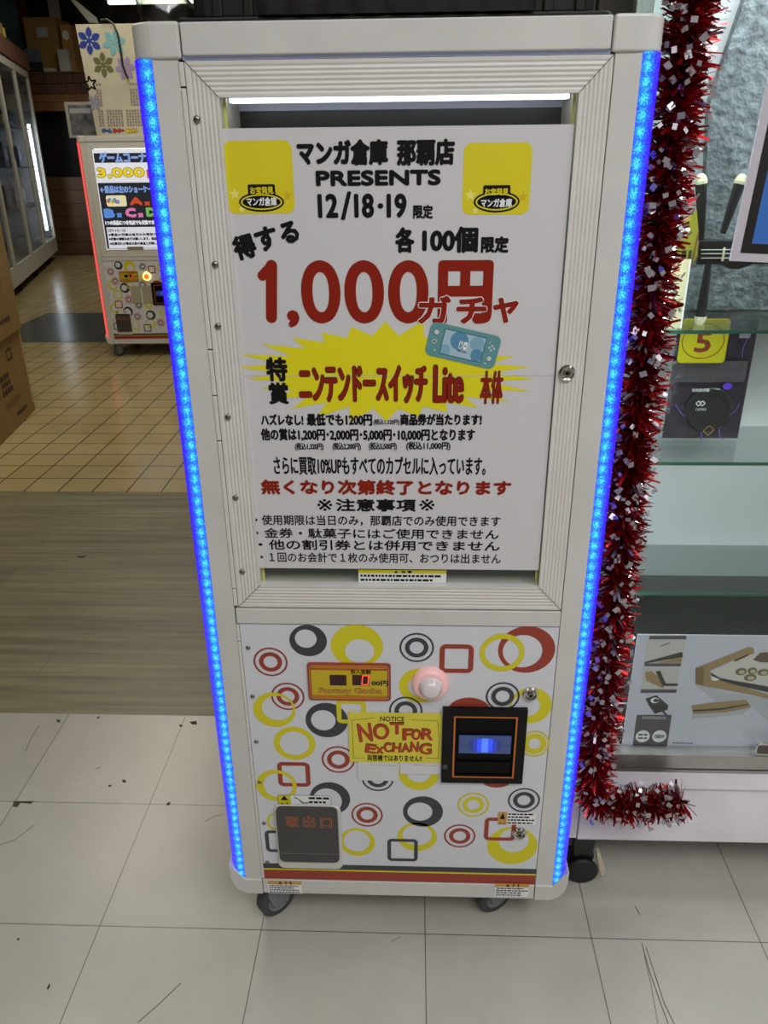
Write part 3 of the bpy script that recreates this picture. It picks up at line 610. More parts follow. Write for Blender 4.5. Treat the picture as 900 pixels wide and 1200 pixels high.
Rr.text('円', (0.0521, 0.1195, 1.0978, 1.1743), y2, red_ink, .0034)
Rr.build('amount_lettering', poster, label='large dark red amount 1,000 yen')
Rr = MB()
for ch, bx in (('ガ', (0.0279, 0.069, 1.0979, 1.1325)), ('チ', (0.0753, 0.1131, 1.0978, 1.1306)), ('ャ', (0.1205, 0.1524, 1.0985, 1.1302))):
    Rr.text(ch, (bx[0]-.001, bx[1]+.001, bx[2]-.001, bx[3]+.001), y3, white_p, .0026); Rr.text(ch, bx, y4, red_ink, .0017)
Rr.build('capsule_lettering', poster, label='dark red lettering outlined in white')
Rr = MB()
for body, bx in (('ニンテンドースイッチ', (-0.1268, 0.0415, 0.9946, 1.0467)), ('Lite', (0.0476, 0.0885, 0.9949, 1.0465)), ('本体', (0.1088, 0.1387, 0.994, 1.0387))):
    k_ = .55 if body == '本体' else 1
    Rr.text(body, bx, y3, ink, .0021*k_, 0, 4); Rr.text(body, (bx[0]+.0007*k_, bx[1]-.0007*k_, bx[2]+.0007*k_, bx[3]-.0007*k_), y4, red_ink, .0012*k_, 0, 4)
Rr.build('red_headline', poster, label='dark red headline lettering')
Rr = MB(); Rr.text('無くなり次第終了となります', (-0.1866, 0.157, 0.8646, 0.8871), y3, red_ink, .0011)
Rr.build('red_lettering', poster, label='dark red lettering')
SB = MB(); cx, cz, rx, rz = (-0.013, 1.0355, 0.1761, 0.0615); pts = []
n = 26
for k in range(n):
    a = 2*math.pi*(k+.5)/n; j = 1.04+.08*math.sin(k*5.3)
    pts.append((cx+rx*1.02*j*math.cos(a)*(1.0), cz+rz*j*math.sin(a)))
    a2 = 2*math.pi*(k+1)/n; pts.append((cx+rx*.78*math.cos(a2), cz+rz*.78*math.sin(a2)))
for k in range(len(pts)): SB.face([(cx, y1, cz), (pts[k][0], y1, pts[k][1]), (pts[(k+1) % len(pts)][0], y1, pts[(k+1) % len(pts)][1])], yel_poster)
SB.build('starburst', poster, label='yellow starburst')
# printed picture of a handheld console, tilted
K = MB(); kx, kz = (0.0851, 1.0705); ang = math.radians(-13)
def loc(pts_): return [(kx+x*math.cos(ang)-z*math.sin(ang), kz+x*math.sin(ang)+z*math.cos(ang)) for x, z in pts_]
W2, H2 = .0455, .0215
def kp(pts_, y, mt): K.poly(loc(pts_), y, mt)
def kd(x, z, r, y, mt, n=18): kp([(x+r*math.cos(2*math.pi*i/n), z+r*math.sin(2*math.pi*i/n)) for i in range(n)], y, mt)
turq = mat('print_turquoise', (94, 146, 150), .4); turq_d = mat('print_turquoise_dark', (66, 110, 116), .4); keyw = mat('print_button', (200, 204, 204), .4)
sc0 = mat('print_screen_pale', (166, 192, 208), .3); sc1 = mat('print_screen_blue', (86, 140, 172), .3); sc2 = mat('print_screen_mid', (128, 170, 192), .3)
ya, yb, yc, yd, ye = .00235, .0022, .0021, .0020, .0019
kp(K.rr(-W2, W2, -H2, H2, .008), ya, turq); kp(K.rr(-.0275, .0275, -.0165, .0165, .001), yb, turq_d)
kp([(-.0262, -.0152), (.0262, -.0152), (.0262, .0152), (-.0262, .0152)], yc, sc0)
def clipd(x, z, r, mt, yy):
    kp([(max(-.0262, min(.0262, x+r*math.cos(2*math.pi*i/24))), max(-.0152, min(.0152, z+r*math.sin(2*math.pi*i/24)))) for i in range(24)], yy, mt)
clipd(-.006, .005, .0115, sc1, yd); clipd(.017, .006, .009, sc2, yd); clipd(.020, -.008, .008, sc1, yd-.00003); clipd(-.021, -.010, .007, sc2, yd)
for s0 in (-1, 1):
    q = K.rr(-.0052, -.0006, -.0045, .0055, .0022) if s0 < 0 else K.rr(.0006, .0052, -.0045, .0055, .0022)
    kp(q, ye, white_p)
kp(K.rr(-.0043, -.0015, -.0036, .0046, .0013), ye-.00006, sc1); kd(-.0029, .0026, .0009, ye-.0001, white_p); kd(.0029, .0002, .0010, ye-.0001, ink)
K2 = MB(); K2.text('SWITCH', (-.006, .006, -.0085, -.006), 0, white_p, .0001)
for f in range(0): pass
b0 = len(K.v); K.v += [(kx+x*math.cos(ang)-z*math.sin(ang), ye, kz+x*math.sin(ang)+z*math.cos(ang)) for x, _, z in K2.v]
km = K.m(white_p)
for f in K2.f: K.f.append(tuple(b0+i for i in f)); K.mi.append(km)
kd(-.0365, .0095, .0038, yb, turq_d); kd(-.0365, .0095, .0031, yc, keyw); kd(.0365, -.0085, .0038, yb, turq_d); kd(.0365, -.0085, .0031, yc, keyw)
kp([(-.0395, -.0035), (-.0335, -.0035), (-.0335, -.0010), (-.0395, -.0010)], yc, keyw); kp([(-.0378, -.0053), (-.0352, -.0053), (-.0352, .0008), (-.0378, .0008)], yc, keyw)
for dx, dz in ((.0030, 0), (-.0030, 0), (0, .0030), (0, -.0030)): kd(.0362+dx, .005+dz, .0014, yc, keyw)
kd(-.0335, -.0130, .0012, yc, keyw); kd(.0330, -.0155, .0012, yc, keyw); kd(.0325, .0115, .0008, yc, keyw)
K.build('console_picture', poster, label='printed picture of a turquoise handheld game console')
star_p = mat('badge_star', (236, 226, 120), .45); dk_yel = mat('badge_amber', (206, 178, 20), .45)
def badge(bx, ov, plate, t1, t2):
    G = MB(); G.rrect(bx, .0095, y1, mat('badge_yellow', (218, 202, 22), .45)); x0, x1, z0, z1 = bx; w, h = x1-x0, z1-z0
    for sx, sz, rr_ in ((.12, .28, .09), (.9, .25, .08), (.2, .06, .06)):
        G.poly([(x0+w*sx+w*rr_*(1 if k % 2 == 0 else .42)*math.cos(k*math.pi/5+1.57), z0+h*sz+w*rr_*(1 if k % 2 == 0 else .42)*math.sin(k*math.pi/5+1.57)) for k in range(10)], y2, star_p if sx < .5 else dk_yel)
    G.rrect(plate, .002, y2, ink); G.disc(*ov, y2, ink); o2 = (ov[0], ov[1], ov[2]-.0022, ov[3]-.0022); o3 = (ov[0], ov[1], ov[2]-.0042, ov[3]-.0038)
    G.ring(o2, o3, y3, mat('badge_yellow'))
    G.text('お宝発見', t1, y3, mat('badge_yellow'), .0003); G.text('マンガ倉庫', t2, y3, white_p, .0003)
    G.build('shop_badge', poster, label='yellow rounded shop badge')
badge((-0.1994, -0.1194, 1.2288, 1.308), (-0.1586, 1.2418, 0.027, 0.0109), (-0.1739, -0.1414, 1.2491, 1.2613), (-0.1714, -0.1435, 1.2505, 1.2589), (-0.1764, -0.1403, 1.2374, 1.2473))
badge((0.079, 0.1576, 1.2257, 1.303), (0.1193, 1.2398, 0.027, 0.0118), (0.1029, 0.1347, 1.2449, 1.2579), (0.1049, 0.1327, 1.2468, 1.2547), (0.1009, 0.1374, 1.2337, 1.2435))
# fold crease of the poster
cr = MB(); cr.box(-.1985, .203, .0028, .0031, *sorted(((0.0046, 1.0321)[1], (0.0046, 1.0315)[1])), mat('paper_crease', (190, 186, 186), .5)); cr.build('paper_crease', poster)

# ------------------------------------------------------------------ notes stuck on the lower door
nb = MB(); x0, x1, z0, z1 = (-0.0769, 0.0706, 0.3966, 0.496)
ny = mat('note_yellow', (220, 206, 66), .5); nr = mat('marker_red', (176, 58, 26), .5)
nb.box(x0, x1, -.0022, -.0014, z0, z1, ny)
note = nb.build('notice_note'); tag(note, 'yellow handwritten notice paper taped left of the black banknote acceptor', 'notice')
nb = MB(); yy = -.0024
nb.text('NOTICE', (-0.0267, 0.0116, 0.4796, 0.4893), yy, ink, .0002); nb.text('両替機ではありません!!', (-0.0483, 0.0399, 0.3993, 0.4125), yy, ink, .00025)
for pth in (((-0.0354, 0.4858), (-0.0712, 0.4806), (-0.0705, 0.4044), (-0.0532, 0.4053)), ((0.0217, 0.4832), (0.0636, 0.4821), (0.067, 0.446), (0.0657, 0.4069), (0.0447, 0.4074))):
    for p_, q_ in zip(pth, pth[1:]): nb.line(p_, q_, .0006, yy, ink)
nb.build('black_lettering', note)
nb = MB()
for ch, bx, ro in (('N', (-0.0616, -0.0399, 0.4384, 0.4742), 6), ('O', (-0.0378, -0.0127, 0.4433, 0.4747), 0), ('T', (-0.0113, 0.011, 0.454, 0.4777), 0), ('F', (0.0089, 0.0252, 0.4424, 0.4654), 0), ('O', (0.0232, 0.0374, 0.4435, 0.4648), -6), ('R', (0.0387, 0.0576, 0.4439, 0.466), -4),
    ('E', (-0.0507, -0.0335, 0.4152, 0.4334), -8), ('x', (-0.0336, -0.0219, 0.4146, 0.4277), 0), ('C', (-0.0212, -0.0089, 0.4175, 0.4374), 0), ('H', (-0.0075, 0.0062, 0.4178, 0.4369), -4), ('A', (0.0069, 0.0205, 0.4181, 0.4363), 0), ('N', (0.0212, 0.0342, 0.4193, 0.4392), -4), ('G', (0.0356, 0.0554, 0.4144, 0.4369), 0)):
    nb.text(ch, (bx[0]-.0008, bx[1]+.0004, bx[2], bx[3]+.001), yy, ink, .0009, ro, 5); nb.text(ch, bx, yy-.0002, nr, .0011, ro, 5)
nb.build('red_lettering', note, label='red marker lettering')
for i, (bx, lab) in enumerate((((-0.0642, -0.0001, 0.3574, 0.3951), 'blank white paper slip under the left half of the yellow notice'), ((0.0048, 0.0698, 0.3726, 0.3966), 'blank white paper slip under the right half of the yellow notice'))):
    q = MB(); q.box(bx[0], bx[1], -.0016, -.0009, bx[2], bx[3]+.004, mat('slip_paper', (214, 212, 214), .5)); q.line((bx[0]+.02, bx[3]-.004), (bx[1]-.002, bx[3]-.006), .0008, -.0017, mat('pencil', (150, 148, 150), .5))
    tag(q.build('paper_slip'), lab, 'paper', 'paper slips below the notice')

# ------------------------------------------------------------------ things on top of the blue machine
film = mat('black_film', (20, 20, 26), .1, bump=.7, nscale=9, coat=.5)
ct = thing('black_crate', 'black plastic tray with shiny film lying on top of the blue-lit machine', 'tray', (0, .24, 1.4268))
b = MB(); b.extr([(-.243, -.205), (.236, -.205), (.243, -.19), (.243, .2), (-.243, .2)], 0, .008, black); b.build('rim', ct, bevel=.002)
b = MB(); pol = [(-.228, -.198), (-.215, -.200), (.205, -.200), (.222, -.195), (.222, .19), (-.228, .19)]; b.extr(pol, .008, .17, black)
for x in (-.20, -.165, .17, .205): b.box(x-.006, x+.006, -.205, -.198, .008, .17, black)
b.build('tray_wall', ct, bevel=.002)
b = MB(); rows = []
for i in range(9): rows.append([(-.155+.31*j/32, -.2065-.003*abs(math.sin(j*.85+i*.6))-.002*abs(math.sin(j*2.3-i)), .0085+.0195*i) for j in range(33)])
b.grid(rows, film); b.build('wrap_film', ct, smooth=True, label='crinkled glossy black film')
b = MB(); rows = []
bagm = glass('clear_bag', (.8, .8, .78), 2.2, .12)
for i in range(8):
    r = (.030, .034, .026, .024, .02, .016, .020, .026)[i]
    rows.append([(-.262-.008*i*.4+r*math.cos(a)*(1+.3*math.sin(3*a+i)), .05+r*.8*math.sin(a), 1.427+.014*i) for a in [2*math.pi*k/14 for k in range(14)]])
b.grid(rows, bagm, True); tag(b.build('plastic_bag', smooth=True), 'crumpled clear plastic bag on the left end of the machine top', 'bag')

# ------------------------------------------------------------------ second machine, red light
M2 = thing('capsule_vending_machine', 'white capsule vending machine with red corner lights standing further back at left', 'vending machine', (-1.86181, 4.53672, 0), .04932)
red_led = led_mat('red_led_strip', (206, 48, 42), (236, 76, 66), (255, 140, 124), .0163, .2815, 1.0)
machine(M2, red_led, True)
Bk = mat('backlit_black', (34, 36, 44), .3, emit=(40, 42, 52), es=.5); Bw = mat('backlit_white', (226, 228, 236), .4, emit=(214, 220, 238), es=.55)
def bl(name, c, e=.5): return mat(name, c, .4, emit=c, es=e)
Q = MB(); X0, X1 = -.1985, .2035
Q.rect((X0, X1, .728, 1.346), .0032, Bw); y = .0028
Q.rect((X0+.006, X1-.004, .735, 1.325), y, Bk)
p2 = Q.build('event_poster'); p2.parent = None; p2.matrix_world = M2.matrix_basis.copy()
p2.location = M2.location; p2.rotation_euler = M2.rotation_euler
tag(p2, 'backlit black and white game corner poster on the window of the red-lit machine', 'poster')
Q = MB(); y = .0024
lb = bl('poster_pale_blue', (126, 160, 232)); yy2 = bl('poster_gold', (232, 206, 40)); rd = bl('poster_orange_red', (206, 76, 40)); bu = bl('poster_blue', (90, 146, 232)); pk = bl('poster_pink', (222, 124, 186)); gn = bl('poster_green', (120, 190, 90))
Q.rect((X0+.006, X1-.004, (0.0065, 1.148)[1], (0.0238, 1.2681)[1]), y+.0002, Bw)
Q.text('ゲームコーナー', ((-0.1607, 1.2725)[0], .195, (-0.0874, 1.2641)[1], (-0.077, 1.3321)[1]), y, lb, .004)
tb = ((-0.1919, 1.181)[0], .125, (-0.1018, 1.1698)[1], (-0.0909, 1.2413)[1]); Q.text('3,000', tb, y, ink, .0075); Q.text('3,000', (tb[0]+.003, tb[1]-.003, tb[2]+.003, tb[3]-.003), y-.0002, yy2, .0045)
Q.text('円', (.135, .175, (-0.1018, 1.1698)[1], (-0.0932, 1.2261)[1]), y, rd, .004)
Q.text('←景品は左のショーケース', ((-0.1839, 1.1086)[0], .19, (-0.1148, 1.0844)[1], (-0.1077, 1.1311)[1]), y, lb, .0025)
lg = (-0.1529, -0.0208, 1.0028, 1.071); Q.rrect(lg, .012, y, bl('poster_cream', (232, 226, 180)))
for i, cc in enumerate((rd, bu, yy2, gn, bu, rd, bu)): Q.disc(lg[0]+.014+.0105*i, (lg[2]+lg[3])/2+.008*math.sin(i*2), .011, .013, y-.0002-.00005*i, cc, 12)
Q.text('A', (-0.0013, 0.0859, 1.0093, 1.0592), y, rd, .006); Q.text('賞', (0.0952, 0.1346, 1.0059, 1.0322), y, rd, .002)
Q.text('B', (-0.1817, -0.1082, 0.9316, 0.9901), y, bu, .006); Q.text('賞', (-0.0987, -0.0619, 0.9336, 0.9629), y, bu, .002)
Q.text('C', (-0.0398, 0.0338, 0.9328, 0.9938), y, pk, .006); Q.text('賞', (0.0429, 0.0797, 0.932, 0.9613), y, pk, .002); Q.text('D', (0.0994, 0.1673, 0.9366, 0.995), y, gn, .006)
Q.text('1つの景品につき何点でも交換できます', ((-0.1816, 0.9079)[0], .19, (-0.088, 0.8864)[1], (-0.0836, 0.9165)[1]), y, Bw, .0022)
Q.rect(((-0.1785, 0.854)[0], X1-.008, (-0.0524, 0.7379)[1], (-0.033, 0.8729)[1]), y+.0001, Bw)
Q.text('【ガチャルール】', ((-0.17, 0.8539)[0], (-0.0531, 0.8526)[0], (-0.0946, 0.8422)[1], (-0.0914, 0.8638)[1]), y-.0002, ink, .0008)
for bx, tx in (((-0.1712, 0.1261, 0.8164, 0.8354), '※景品の交換は当日のみ有効です。'), ((-0.1725, 0.134, 0.7891, 0.8082), '※状態の確認は必ずお願いします。返品不可'), ((-0.1713, 0.1301, 0.759, 0.7782), '※在庫切れの場合は他の景品と交換します')):
    Q.text(tx, (bx[0], .185, bx[2], bx[3]), y-.0002, ink, .0012)
Q.rect((-0.0583, 0.051, 0.7236, 0.7483), y-.0003, mat('tan_tape', (150, 138, 104), .6))
o = Q.build('printed_lettering', p2)
for k, (bx, lab) in enumerate((((-0.0727, -0.0049, 0.3725, 0.4906), 'plain white sheet on the red-lit machine, the left one of two'), ((0.0039, 0.0717, 0.3715, 0.4897), 'plain white sheet on the red-lit machine, the right one of two'))):
    q = MB(); q.box(bx[0], bx[1], -.002, -.0012, bx[2], bx[3], mat('dull_sheet', (168, 160, 140), .6)); q = q.build('paper_sheet')
    q.location = M2.location; q.rotation_euler = M2.rotation_euler; tag(q, lab, 'paper', 'sheets on the red-lit machine')

# decorated board standing on the red machine
bd = thing('decorated_board', 'white standing board with paper snowflakes on top of the red-lit machine', 'board', (0, 4.92, 0))
b = MB(); bp = ((-2.1956, 2.0931), (-2.1515, 1.4423))
b.prism([(bp[1][0]-.005, 1.4268), (-1.56, 1.4268), (-1.56, bp[0][1]), (bp[0][0], bp[0][1])], 0, .012, mat('board_white', (176, 170, 152), .6, noise=.08, nscale=4))
dg = (-2.132, -1.8285, 1.4723, 1.7544)
for i in range(16):
    for j in range(16):
        x = dg[0]+(dg[1]-dg[0])*(i+.5)/16+.001*j; z = dg[2]+(dg[3]-dg[2])*(j+.5)/16
        if (i < 3 or j < 7 or i > 11) and (i*7+j*5+i*j) % 7 != 0: b.rect((x-.007, x+.007, z-.007, z+.007), -.0006, mat('dot_%s' % 'abc'[(i+j) % 3], ((120, 110, 96), (104, 112, 130), (150, 120, 90))[(i+j) % 3], .6))
b.build('panel', bd)
def snowflake(c, r, colr, rot=0):
    q = MB(); mt = mat('snow_%d_%d_%d' % colr, colr, .5)
    for k in range(6):
        a = rot+k*math.pi/3; d = (math.cos(a), math.sin(a)); n_ = (-d[1], d[0])
        pr = [(.0, .07), (.30, .08), (.42, .22), (.66, .27), (.90, .16), (1.04, 0), (.90, -.16), (.66, -.27), (.42, -.22), (.30, -.08), (.0, -.07)]
        q.poly([(c[0]+r*(u*d[0]+v*n_[0]), c[1]+r*(u*d[1]+v*n_[1])) for u, v in pr][::-1], -.002-.0001*k, mt)
    q.build('snowflake', bd, label='paper snowflake')
snowflake((-2.1164, 1.9992), .078, (30, 52, 140), .45); snowflake((-1.9525, 1.9862), .076, (104, 160, 170), .2); snowflake((-2.0447, 1.8602), .072, (92, 92, 50), .5); snowflake((-1.9004, 1.8385), .068, (140, 120, 160), .1); snowflake((-2.1428, 1.6399), .05, (130, 130, 150), .1)
q = MB(); c = (-2.1506, 1.7517)
for k in range(10):
    def sp(i): r_ = .045 if i % 2 == 0 else .019; a = 1.7+i*math.pi/5; return (c[0]+r_*math.cos(a), c[1]+r_*math.sin(a))
    q.line(sp(k), sp(k+1), .010, -.002, ink)
q.build('star_outline', bd)
q = MB()
for tx, bx, cc in (('ゲーム', (-2.1208, -2.0469, 1.4495, 1.4837), (40, 84, 150)), ('コーナー', (-2.044, -1.9613, 1.4487, 1.4828), (176, 48, 40)), ('セレクト', (-1.9554, -1.8669, 1.4477, 1.4818), (206, 180, 40))):
    q.text(tx, bx, -.001, ink, .006); q.text(tx, (bx[0]+.003, bx[1]-.003, bx[2]+.003, bx[3]-.003), -.0014, mat('bd_%d' % cc[0], cc, .5), .003)
q.build('lettering', bd)
b = MB(); b.tube([(x, 4.9, z) for x, z in (((-2.0163, 2.1092), (-1.9708, 2.1132), (-1.9353, 2.089), (-1.9159, 2.0315), (-1.9121, 1.9446), (-1.9096, 1.8467), (-1.8855, 1.7769)))], .006, black)
tag(b.build('power_cable', smooth=True), 'black cable hanging over the snowflake board', 'cable')
b = MB(); bx = (-2.3826, -2.219, 1.4481, 1.65); b.box(bx[0], bx[1]+.05, 5.0, 5.012, 1.4268, bx[3], mat('frame_grey', (150, 148, 140), .5))
gp = b.build('small_poster'); tag(gp, 'small grey and white poster with pale border beside the snowflake board', 'poster')
q = MB(); q.rect((bx[0]+.022, bx[1]+.03, 1.445, bx[3]-.02), 4.9995, mat('grey_photo', (92, 92, 98), .5, noise=.5, nscale=14)); q.rect((bx[0]+.03, bx[1]+.02, bx[3]-.07, bx[3]-.04), 4.999, mat('grey_band', (150, 150, 156), .5)); q.build('printed_sheet', gp)

# ------------------------------------------------------------------ cardboard cartons at the left edge
card = mat('cardboard', (160, 128, 78), .75, noise=.06, nscale=6)
ANG = math.atan2(.988, -.153)
def carton(name, s0, z0, z1, label, base, dep=.45, lean=0):
    t = thing(name, label, 'box', (-2.118, 3.24, base), ANG, 'cardboard cartons at the left edge')
    b = MB(); b.box(s0, 0, 0, dep, 0, z1-z0, card); b.build('carton_body', t, bevel=.003)
    b = MB(); b.box(s0+.001, -.001, dep*.5-.03, dep*.5+.03, z1-z0, z1-z0+.0006, mat('parcel_tape', (178, 150, 104), .3)); b.build('tape', t)
    return t
c1 = carton('cardboard_carton', -.80, 0, .457, 'lower brown cardboard carton of the stack at the left edge', 0)
c2 = carton('cardboard_carton', -.86, .458, .992, 'upper brown cardboard carton of the stack at the left edge', .458)
c2.location.x += .012
q = MB(); pk_ = mat('carton_print', (70, 58, 40), .8)
q.rect((-.028, -.004, .05, .452), -.0006, mat('pale_edge_tape', (196, 176, 138), .6)); q.build('edge_tape', c1, label='pale tape along the edge')
q = MB()
mat('faint_print', (140, 110, 66), .8)
for k, f in enumerate((lambda q: small_print(q, (-.44, -.26, .19, .30), 3, -.0008, pk_, .8), lambda q: small_print(q, (-.44, -.14, .12, .16), 3, -.0008, MATS['faint_print']), lambda q: q.rring((-.28, -.20, .34, .40), .004, .012, -.0008, pk_), lambda q: small_print(q, (-.30, -.12, .05, .075), 1, -.0008, pk_, .8))):
    q = MB(); f(q); q.build('printed_mark', c1, label=['dark printed block', 'faint printed lines', 'printed square symbol', 'printed line near the bottom'][k])
for k, f in enumerate((lambda q: small_print(q, (-.42, -.14, .20, .29), 4, -.0008, MATS['faint_print'], .6), lambda q: small_print(q, (-.36, -.15, .07, .10), 1, -.0008, pk_, .8), lambda q: q.rect((-.40, -.30, .32, .328), -.0008, pk_))):
    q = MB(); f(q); q.build('printed_mark', c2, label=['faint printed lines', 'printed line near the bottom', 'dark printed dash'][k])

# ------------------------------------------------------------------ glass showcase on the right
alu = mat('aluminium', (178, 176, 172), .35, .85, noise=.06, nscale=15)
sw = mat('showcase_white', (234, 228, 236), .45, noise=.05, nscale=10)
backp = mat('showcase_back', (210, 210, 213), .5)
CX0, CX1, CY0, CY1 = .334, 1.30, .10, .345
SC = thing('glass_showcase', 'white glass display showcase with glass shelves at the right edge', 'showcase')
b = MB(); b.box(CX0, CX1, CY0+.008, CY1, .120, .254, sw); b.box(CX0, CX1, CY0, CY1, .254, .293, sw)
b.build('base', SC, bevel=.002)
b = MB(); b.box(.300, CX0-.0015, CY0+.012, CY1, .120, .293, sw); b.build('side_filler', SC)
b = MB(); b.box(CX0, CX1, CY0+.004, CY1, .293, .301, dark_gap); b.box(CX0, CX1, CY0-.004, CY0+.02, .2985, .3020, alu); b.box(CX0, CX1, CY0-.002, CY0+.022, .3045, .333, alu); b.box(CX0, CX1, CY0+.022, CY1, .301, .3255, mat('case_floor', (150, 160, 156), .4))
b.build('bottom_rail', SC)
b = MB(); b.box(CX0, CX0+.026, CY0, CY0+.026, .333, 1.95, alu); b.box(CX0, CX0+.026, CY1-.02, CY1, .333, 1.95, alu); b.build('post', SC, bevel=.002)
b = MB(); b.box(CX1-.026, CX1, CY0, CY0+.026, .333, 1.95, alu); b.build('post', SC, bevel=.002)
b = MB(); b.box(CX0+.026, CX1, CY1-.012, CY1, .3255, 1.95, backp); b.build('back_panel', SC)
b = MB(); b.box(CX0+.006, CX0+.010, CY0+.026, CY1-.02, .3255, 1.95, glass('side_glass', (.8, .88, .85), .8)); b.build('side_pane', SC)
b = MB(); b.box(CX0, CX1, CY0, CY1, 1.95, 2.02, alu); b.build('top_panel', SC)
b = MB(); b.box(CX0+.05, CX1-.05, CY0+.03, CY0+.05, 1.925, 1.945, mat('case_tube', (255, 255, 255), .4, emit=(236, 246, 255), es=16)); b.build('tube_lamp', SC)
area('showcase_light', (.82, .17, 1.92), (0, 0, 0), .9, .08, 15, (.95, 1, 1)).parent = SC
gs = glass('shelf_glass', (.90, .945, .93), 1.0); ge = mat('green_glass_edge', (38, 84, 68), .2)
for zs in (1.0565, .8550, .6245):
    b = MB(); b.box(CX0+.028, CX1-.03, .155, CY1-.013, zs-.003, zs+.002, gs)
    b.box(CX0+.028, CX1-.03, .1535, .155, zs-.003, zs+.002, ge); b.build('glass_shelf', SC, label='glass shelf with green edge')
b = MB(); b.box(CX0+.026, .93, CY0+.004, CY0+.008, .320, 1.95, glass('door_glass', (.95, .975, .97), .75)); dr = b.build('sliding_door', SC)
b = MB(); b.box(CX0+.030, CX0+.040, CY0+.030, CY0+.040, .345, 1.9, mat('post_tube', (255, 255, 255), .4, emit=(238, 248, 255), es=9)); b.build('tube_lamp', SC, label='slim vertical tube lamp behind the tinsel')
h = MB(); hx = (0.617, 0.6466, 0.336, 0.3603); h.prism(h.rr(hx[0], hx[0]+.07, hx[2], hx[3], (hx[3]-hx[2])/2-.0004), CY0-.001, CY0+.0035, chrome); h.prism(h.rr(hx[0]+.004, hx[0]+.066, hx[2]+.003, hx[3]-.003, .004), CY0-.0015, CY0-.001, mat('pull_recess', (96, 88, 84), .3, .6)); h.build('door_pull', dr, label='chrome recessed pull')
for x, yv in ((.353, .135), (1.2, .135), (.40, .31), (1.2, .31)):
    b = MB(); b.box(x-.018, x+.022, yv-.02, yv+.02, .112, .120, greyplastic); b.prism([(x-.016, .05), (x+.016, .05), (x+.02, .112), (x-.02, .112)], yv-.014, yv+.014, black)
    ck = b.build('castor', SC)
    b = MB(); n = 24; r = .030
    for yy0, yy1 in ((-.024, -.013), (.013, .024)):
        b.grid([[(x+rr_*math.cos(2*math.pi*k/n), yv+yy, r+rr_*math.sin(2*math.pi*k/n)) for k in range(n)] for rr_, yy in ((.001, yy0), (.026, yy0), (r, yy0+.003), (r, yy1-.003), (.026, yy1), (.001, yy1))], mat('black_rubber', (28, 28, 28), .6), True)
    b.build('wheel', ck, smooth=True)
    if x < .38:
        b = MB(); b.prism([(x+.022, .075), (x+.030, .078), (x+.046, .030), (x+.042, .018), (x+.034, .022)], yv-.022, yv-.004, mat('cream_lever', (196, 186, 160), .5)); b.build('brake_lever', ck, bevel=.003, label='cream plastic brake lever')

# ---- merchandise in the showcase
cb = thing('grill_carton', 'white boxed table grill with black lid lying on the showcase floor', 'box', (0, .125, .3256))
fz = .3256
fxl, fxr, fzt = .3960, 1.02, .5650
b = MB(); b.box(fxl, fxr, 0, .20, 0, fzt-fz, mat('carton_black', (22, 24, 24), .7, spec=.1))
b.box(fxl+.0002, fxr, -.0012, -.0002, .0005, fzt-fz-.0005, mat('carton_white', (200, 199, 213), .4)); b.build('carton_body', cb)
def gpl(pts, y, mt): g.poly([(x, z-fz) for x, z in pts][::-1] if False else [(x, z-fz) for x, z in pts], y, mt)
g = MB(); wood = mat('print_wood', (158, 130, 88), .45); wood_d = mat('print_wood_dark', (126, 100, 66), .45); purp = mat('print_purple', (84, 74, 84), .45); pgrey = mat('print_plate', (196, 192, 186), .45); pdark = mat('print_dark', (54, 52, 50), .45); shadow_print = mat('print_pale_grey', (182, 182, 190), .45)
Y0, Y1_, Y2_, Y3_ = -.0016, -.0019, -.0022, -.0025
gpl(((0.416, 0.5618), (0.4759, 0.5626), (0.4769, 0.5559), (0.4155, 0.5551)), Y0, purp)
gpl(((0.4159, 0.5014), (0.4762, 0.5023), (0.477, 0.5551), (0.4142, 0.5543)), Y0, pgrey); gpl(((0.4141, 0.51), (0.4734, 0.5314), (0.4763, 0.5212), (0.4145, 0.5065)), Y1_, pdark); gpl(((0.4327, 0.5085), (0.4749, 0.5212), (0.4752, 0.5092)), Y1_, wood); gpl(((0.4367, 0.5428), (0.4512, 0.5497), (0.4514, 0.548), (0.4369, 0.5411)), Y1_, pdark); gpl(((0.4144, 0.5074), (0.4753, 0.5083), (0.4748, 0.5023), (0.4152, 0.5014)), Y2_, purp)
gpl(((0.4157, 0.4502), (0.4749, 0.4512), (0.4739, 0.4988), (0.4156, 0.4979)), Y0, pgrey); gpl(((0.4174, 0.4892), (0.4278, 0.492), (0.4526, 0.4669), (0.4526, 0.4562), (0.4217, 0.4717)), Y1_, wood); gpl(((0.435, 0.4912), (0.4419, 0.4931), (0.4554, 0.4669), (0.4755, 0.4673), (0.4763, 0.4619), (0.4504, 0.4615)), Y2_, pdark); gpl(((0.4153, 0.4538), (0.4758, 0.4548), (0.4754, 0.4477), (0.4147, 0.4466)), Y2_, purp)
gpl(((0.425, 0.4342), (0.4429, 0.4417), (0.4661, 0.4204), (0.4659, 0.4113), (0.4452, 0.4017), (0.4326, 0.4198)), Y0, pdark); g.ring((0.4414, 0.4309, 0.0073, 0.0058) and (lambda e: (e[0], e[1]-fz, e[2], e[3]))((0.4414, 0.4309, 0.0073, 0.0058)), (lambda e: (e[0], e[1]-fz, e[2], e[3]))((0.4436, 0.4309, 0.0049, 0.0036)), Y1_, white_p, 20); gpl(((0.4265, 0.445), (0.4301, 0.4397), (0.4288, 0.4388), (0.4252, 0.4441)), Y1_, shadow_print); gpl(((0.4545, 0.4092), (0.4586, 0.4111), (0.4674, 0.4003), (0.4647, 0.3984)), Y1_, pdark)
gpl(((0.4155, 0.3305), (0.476, 0.3318), (0.4747, 0.4004), (0.4147, 0.3993)), Y0, purp)
